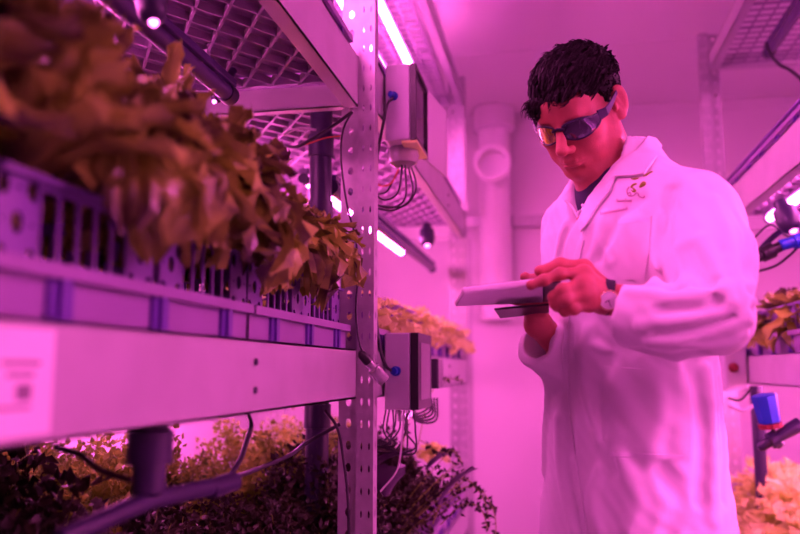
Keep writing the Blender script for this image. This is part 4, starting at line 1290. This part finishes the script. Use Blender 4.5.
def jbox(x, y, z, d, label, lid=True, name='junction_box'):
    """x,y,z: centre; d: size"""
    root = empty(name, (x, y, z), label, 'electrical box')
    MB().rbox((0, 0, 0), d, .006).build('body', M['box'], root)
    return root
bx = jbox(-.3775, 1.965, 1.822, (.065, .20, .20), 'grey electrical box high on the left post, clear window beside it')
f = MB().box2((.033, -.10, -.10), (.047, -.088, .10)).box2((.033, .088, -.10), (.047, .10, .10)).box2((.033, -.088, -.10), (.047, .088, -.088)).box2((.033, -.088, .088), (.047, .088, .10)).build('window_frame', M['black'], bx)
MB().box2((.035, -.088, -.088), (.041, .088, .088)).build('window_pane', M['tint'], f)
lidr = MB(); lidr.rbox((0, 0, 0), (.006, .19, .205), .003, Matrix.Rotation(R(-8), 3, 'Z')); lidr.v = [(v[0] + .058, v[1] + .185, v[2] - .005) for v in lidr.v]
ld = lidr.build('door', M['boxl'], bx); MB().box((.064, .23, .01), (.006, .006, .03)).build('latch', M['box'], ld)
MB().lathe((-.008, -.10, .015), (-.3, -1, 0), [(0, .011), (.008, .011), (.008, .008), (.022, .008), (.024, .004)], 12).build('cable_gland', M['blue'], bx, True)
MB().lathe((.0, -.02, -.10), (0, 0, -1), [(0, .040), (.02, .042), (.04, .036), (.05, .02), (.052, .001)], 18).build('clear_cover', M['clear'], bx, True)
MB().box2((.010, -.098, -.108), (.050, .06, -.101)).build('label_strip', M['brass'], bx)
b2 = jbox(-.3775, 1.965, 1.145, (.065, .20, .185), 'grey electrical box low on the left post with blue gland')
f = MB().box2((.0325, -.10, -.0925), (.052, .10, .0925)).build('side_cover', M['black'], b2); MB().box2((.0521, -.07, -.07), (.0535, .07, .07)).build('window_pane', M['tint'], f)
MB().lathe((-.002, -.10, -.0), (-.2, -1, 0), [(0, .012), (.008, .012), (.008, .009), (.020, .009), (.022, .004)], 12).build('cable_gland', M['blue'], b2, True)
for k, y in enumerate((-.06, -.02, .02, .06)):
    MB().lathe((.0, y, -.092), (0, 0, -1), [(0, .012), (.012, .012), (.013, .008), (.03, .007)], 10).build('bottom_gland', M['clear'], b2, True)
b3 = jbox(-.358, 2.26, 1.137, (.06, .10, .085), 'small dark glossy electrical box beyond the low grey one', name='socket_box')
b3.children[0].data.materials[0] = M['tint']
b4 = jbox(.640, 3.08, 1.155, (.075, .12, .17), 'grey electrical box with a red button on the right rack')
MB().lathe((-.01, -.06, .0), (0, -1, 0), [(0, .018), (.004, .018), (.005, .013), (.014, .012), (.016, .004)], 16).build('red_button', M['red'], b4, True)
Q = PY
def P4(*a): return [Q(*p) for p in a]
# cables
cable(P4((352, 112, 1.74), (330, 128, 1.72), (310, 140, 1.70), (296, 147, 1.72), (285, 146, 1.78)), .0042, 'thick black cable crossing from the post to the drain pipe, under the cross beam')
cable(P4((352, 112, 1.735), (343, 130, 1.735), (341, 160, 1.735), (347, 205, 1.735), (356, 240, 1.735), (358, 275, 1.735), (356, 310, 1.735), (360, 345, 1.735), (370, 365, 1.735), (378, 372, 1.73)), .0025, 'thin black cable running down the face of the post')
cable(P4((295, 147, 1.75), (310, 143, 1.75), (325, 138, 1.75), (340, 136, 1.75)), .002, 'thin red cable lying across the drain pipe', 'cabler')
cable(P4((283, 135, 1.8), (300, 128, 1.83), (316, 130, 1.84)), .003, 'pale cable looping behind the drain pipe near the cross beam', 'cablew')
cable(P4((393, 98, 1.84), (387, 105, 1.82), (383, 125, 1.82), (379, 145, 1.82), (377, 160, 1.84)), .0036, 'black cable dropping from the blue gland of the high box')
for k, (a, b_, c, d) in enumerate((((402, 165), (398, 192), (385, 200), (372, 192)), ((405, 165), (405, 198), (390, 208), (372, 203)), ((408, 164), (412, 195), (395, 210), (374, 208)), ((410, 163), (416, 188), (404, 206), (380, 206)), ((400, 166), (392, 182), (383, 186), (372, 182)), ((399, 168), (388, 190), (380, 194), (370, 197)))):
    y = 1.90 + .025 * k
    cable(P4((*a, y), (*b_, y), (*c, y - .01), (*d, y)), .0026, ['longest', 'second longest', 'lowest', 'rightmost', 'shortest', 'left inner'][k] + ' loop of thin wire under the high box', 'cable' if k != 4 else 'cabler', 'wire', 'wire loops under the high box')
cable(P4((392, 371, 1.85), (386, 366, 1.83), (381, 352, 1.82), (378, 335, 1.82), (376, 315, 1.83)), .0040, 'black cable rising from the blue gland of the low box')
cn = empty('cable_connector', Q(376, 371, 1.72), 'clear plastic cable connector hanging in front of the post', 'connector')
dr = (Q(389, 384, 1.74) - Q(370, 362, 1.70)).normalized()
MB().lathe((0, 0, 0), dr, [(-.04, .004), (-.036, .009), (-.012, .011), (-.010, .015), (.028, .016), (.030, .012)], 14).build('connector_body', M['clear'], cn, True)
MB().lathe((0, 0, 0), dr, [(-.062, .004), (-.055, .010), (-.030, .0115), (-.028, .005)], 14).build('cable_nut', M['black'], cn, True)
rw = random.Random(8)
for k in range(9):
    x0 = 386 + k * 3.4; y = 1.90 + .02 * (k % 4)
    cable(P4((x0, 409, y), (x0 + rw.uniform(-6, 8), 430, y), (x0 + rw.uniform(-18, 6), 448 + rw.uniform(-6, 8), y - .01), (378 + rw.uniform(-5, 3), 452 + rw.uniform(-14, 6), y)), .0022, 'black wire sagging under the low box toward the post', 'cable', 'wire', 'wires under the low box')
cable(P4((404, 409, 1.89), (402, 440, 1.89), (397, 470, 1.88), (380, 492, 1.86)), .0024, 'pale lilac wire hanging straight down under the low box', 'cablew', 'wire')
for k in range(5):
    cable(P4((425 + k * 3, 398, 2.26), (428 + k * 2, 408 + 3 * k, 2.24), (415 + k, 414 + 2 * k, 2.2), (408, 404 + 2 * k, 2.15)), .003, 'black cable coiled beneath the small glossy box', 'cable', 'cable', 'cables beneath the glossy box')
cable(P4((247, 413, 1.35), (251, 425, 1.3), (247, 440, 1.28), (240, 460, 1.25), (228, 478, 1.2), (215, 486, 1.1)), .0045, 'black cable looping down from the near beam', 'cable')
cable(P4((232, 478, 1.2), (260, 468, 1.4), (290, 455, 1.6), (305, 444, 1.74), (340, 424, 1.76)), .0045, 'black cable slanting up to the post past the drain pipe', 'cable')
cable(P4((325, 410, 1.74), (338, 430, 1.74), (345, 470, 1.74), (348, 500, 1.74), (349, 540, 1.74)), .0035, 'black cable hanging beside the post below the near beam', 'cable')
cable(P4((55, 447, .95), (80, 455, .95), (100, 470, .93), (130, 480, .92)), .004, 'black cable sagging at the left edge under the beam', 'cable')
# valve and pipe under the near beam
vl = empty('water_valve', Q(150, 455, .92), 'dark violet pipe fitting under the near beam, out of focus', 'valve')
MB().lathe((0, 0, 0), (0, 0, 1), [(-.05, .014), (-.045, .020), (-.01, .020), (-.01, .028), (.03, .028), (.032, .022), (.055, .022)], 18).build('fitting', M['pipe_d'], vl, True)
pipe(P4((58, 540, .78), (150, 500, .92), (226, 484, 1.08)), .012, 'violet horizontal water pipe under the near beam, out of focus', 'pipe_d', (.97,))
# right rack fittings
MBk = empty('cable_connector', Q(767, 410, 2.45), 'blue cable connector with red cuff on the right rack', 'connector')
MB().lathe((0, 0, 0), (.18, .1, -1), [(-.045, .030), (-.043, .036), (.035, .030), (.037, .024)], 8).build('connector_body', M['blue'], MBk)
MB().lathe((0, 0, 0), (.18, .1, -1), [(.037, .034), (.050, .034)], 12).build('cuff', M['red'], MBk)
k2 = empty('cable_connector', Q(790, 243, 2.45), 'small blue connector below the upper right shelf', 'connector')
MB().lathe((0, 0, 0), (1, .1, .25), [(-.03, .010), (-.028, .017), (.01, .017), (.01, .022), (.06, .022)], 12).build('connector_body', M['blue'], k2, True)
k3 = empty('cable_connector', Q(768, 252, 2.45), 'black connector left of the small blue one, upper right shelf', 'connector')
MB().lathe((0, 0, 0), (1, .1, .45), [(-.05, .010), (-.045, .018), (-.02, .018), (-.02, .024), (.015, .024), (.015, .016), (.05, .016)], 14).build('connector_body', M['black'], k3, True)
k4 = empty('cable_connector', Q(776, 438, 2.45), 'black valve connector under the blue one, right rack', 'connector')
MB().lathe((0, 0, 0), (1, .1, .6), [(-.06, .006), (-.05, .014), (-.02, .014), (-.02, .024), (.0, .024), (.0, .016), (.05, .020), (.08, .020)], 14).build('connector_body', M['pipe_d'], k4, True)
MB().lathe((0, 0, 0), (-.3, -.2, 1), [(-.03, .006), (-.02, .018), (-.01, .006), (.03, .006)], 12).build('valve_handle', M['black'], k4, True)
spot(Q(786, 215, 2.45), 'dark spot lamp under the upper right shelf', .034, (.2, -.5, -1))
for k, (p, r_, lb) in enumerate(((((752, 262, 2.5), (765, 245, 2.5), (780, 232, 2.5), (800, 226, 2.5)), .009, 'thick violet hose under the upper right shelf'),
     (((755, 272, 2.5), (775, 266, 2.5), (790, 255, 2.5), (800, 245, 2.5)), .004, 'thin dark cable below the violet hose, upper right'),
     (((752, 240, 2.5), (770, 225, 2.5), (785, 235, 2.5), (800, 240, 2.5)), .003, 'thin dark cable looping above the violet hose, upper right'),
     (((728, 405, 2.6), (745, 410, 2.6), (760, 400, 2.6), (775, 392, 2.6)), .006, 'pale cable sagging behind the man toward the blue connector'),
     (((728, 398, 2.6), (740, 400, 2.6), (752, 388, 2.6)), .004, 'thin black cable under the red button box'),
     (((766, 44, 2.85), (771, 55, 2.8), (780, 65, 2.75), (790, 70, 2.7), (802, 80, 2.6)), .006, 'black cable hanging from the end of the unlit tube, top right'))):
    cable(P4(*p), r_, lb, 'cablew' if k == 3 else ('pipe_d' if k == 0 else 'cable'))
# ------------------------------------------------------------------ light and view
w = bpy.data.worlds.new('world'); sc.world = w; w.use_nodes = True
w.node_tree.nodes['Background'].inputs[0].default_value = (*LC, 1)
w.node_tree.nodes['Background'].inputs[1].default_value = 0.0
def area(name, loc, size, energy, rot, label):
    l = bpy.data.lights.new(name, 'AREA'); l.shape = 'RECTANGLE'; l.size, l.size_y = size
    l.energy = energy; l.color = LC
    o = bpy.data.objects.new(name, l); col.objects.link(o); o.location = loc; o.rotation_euler = rot
    return o
sc.view_settings.view_transform = 'Standard'
sc.view_settings.look = 'None'
sc.view_settings.gamma = 1
sc.view_settings.use_curve_mapping = False
sc.view_settings.exposure = 0.80
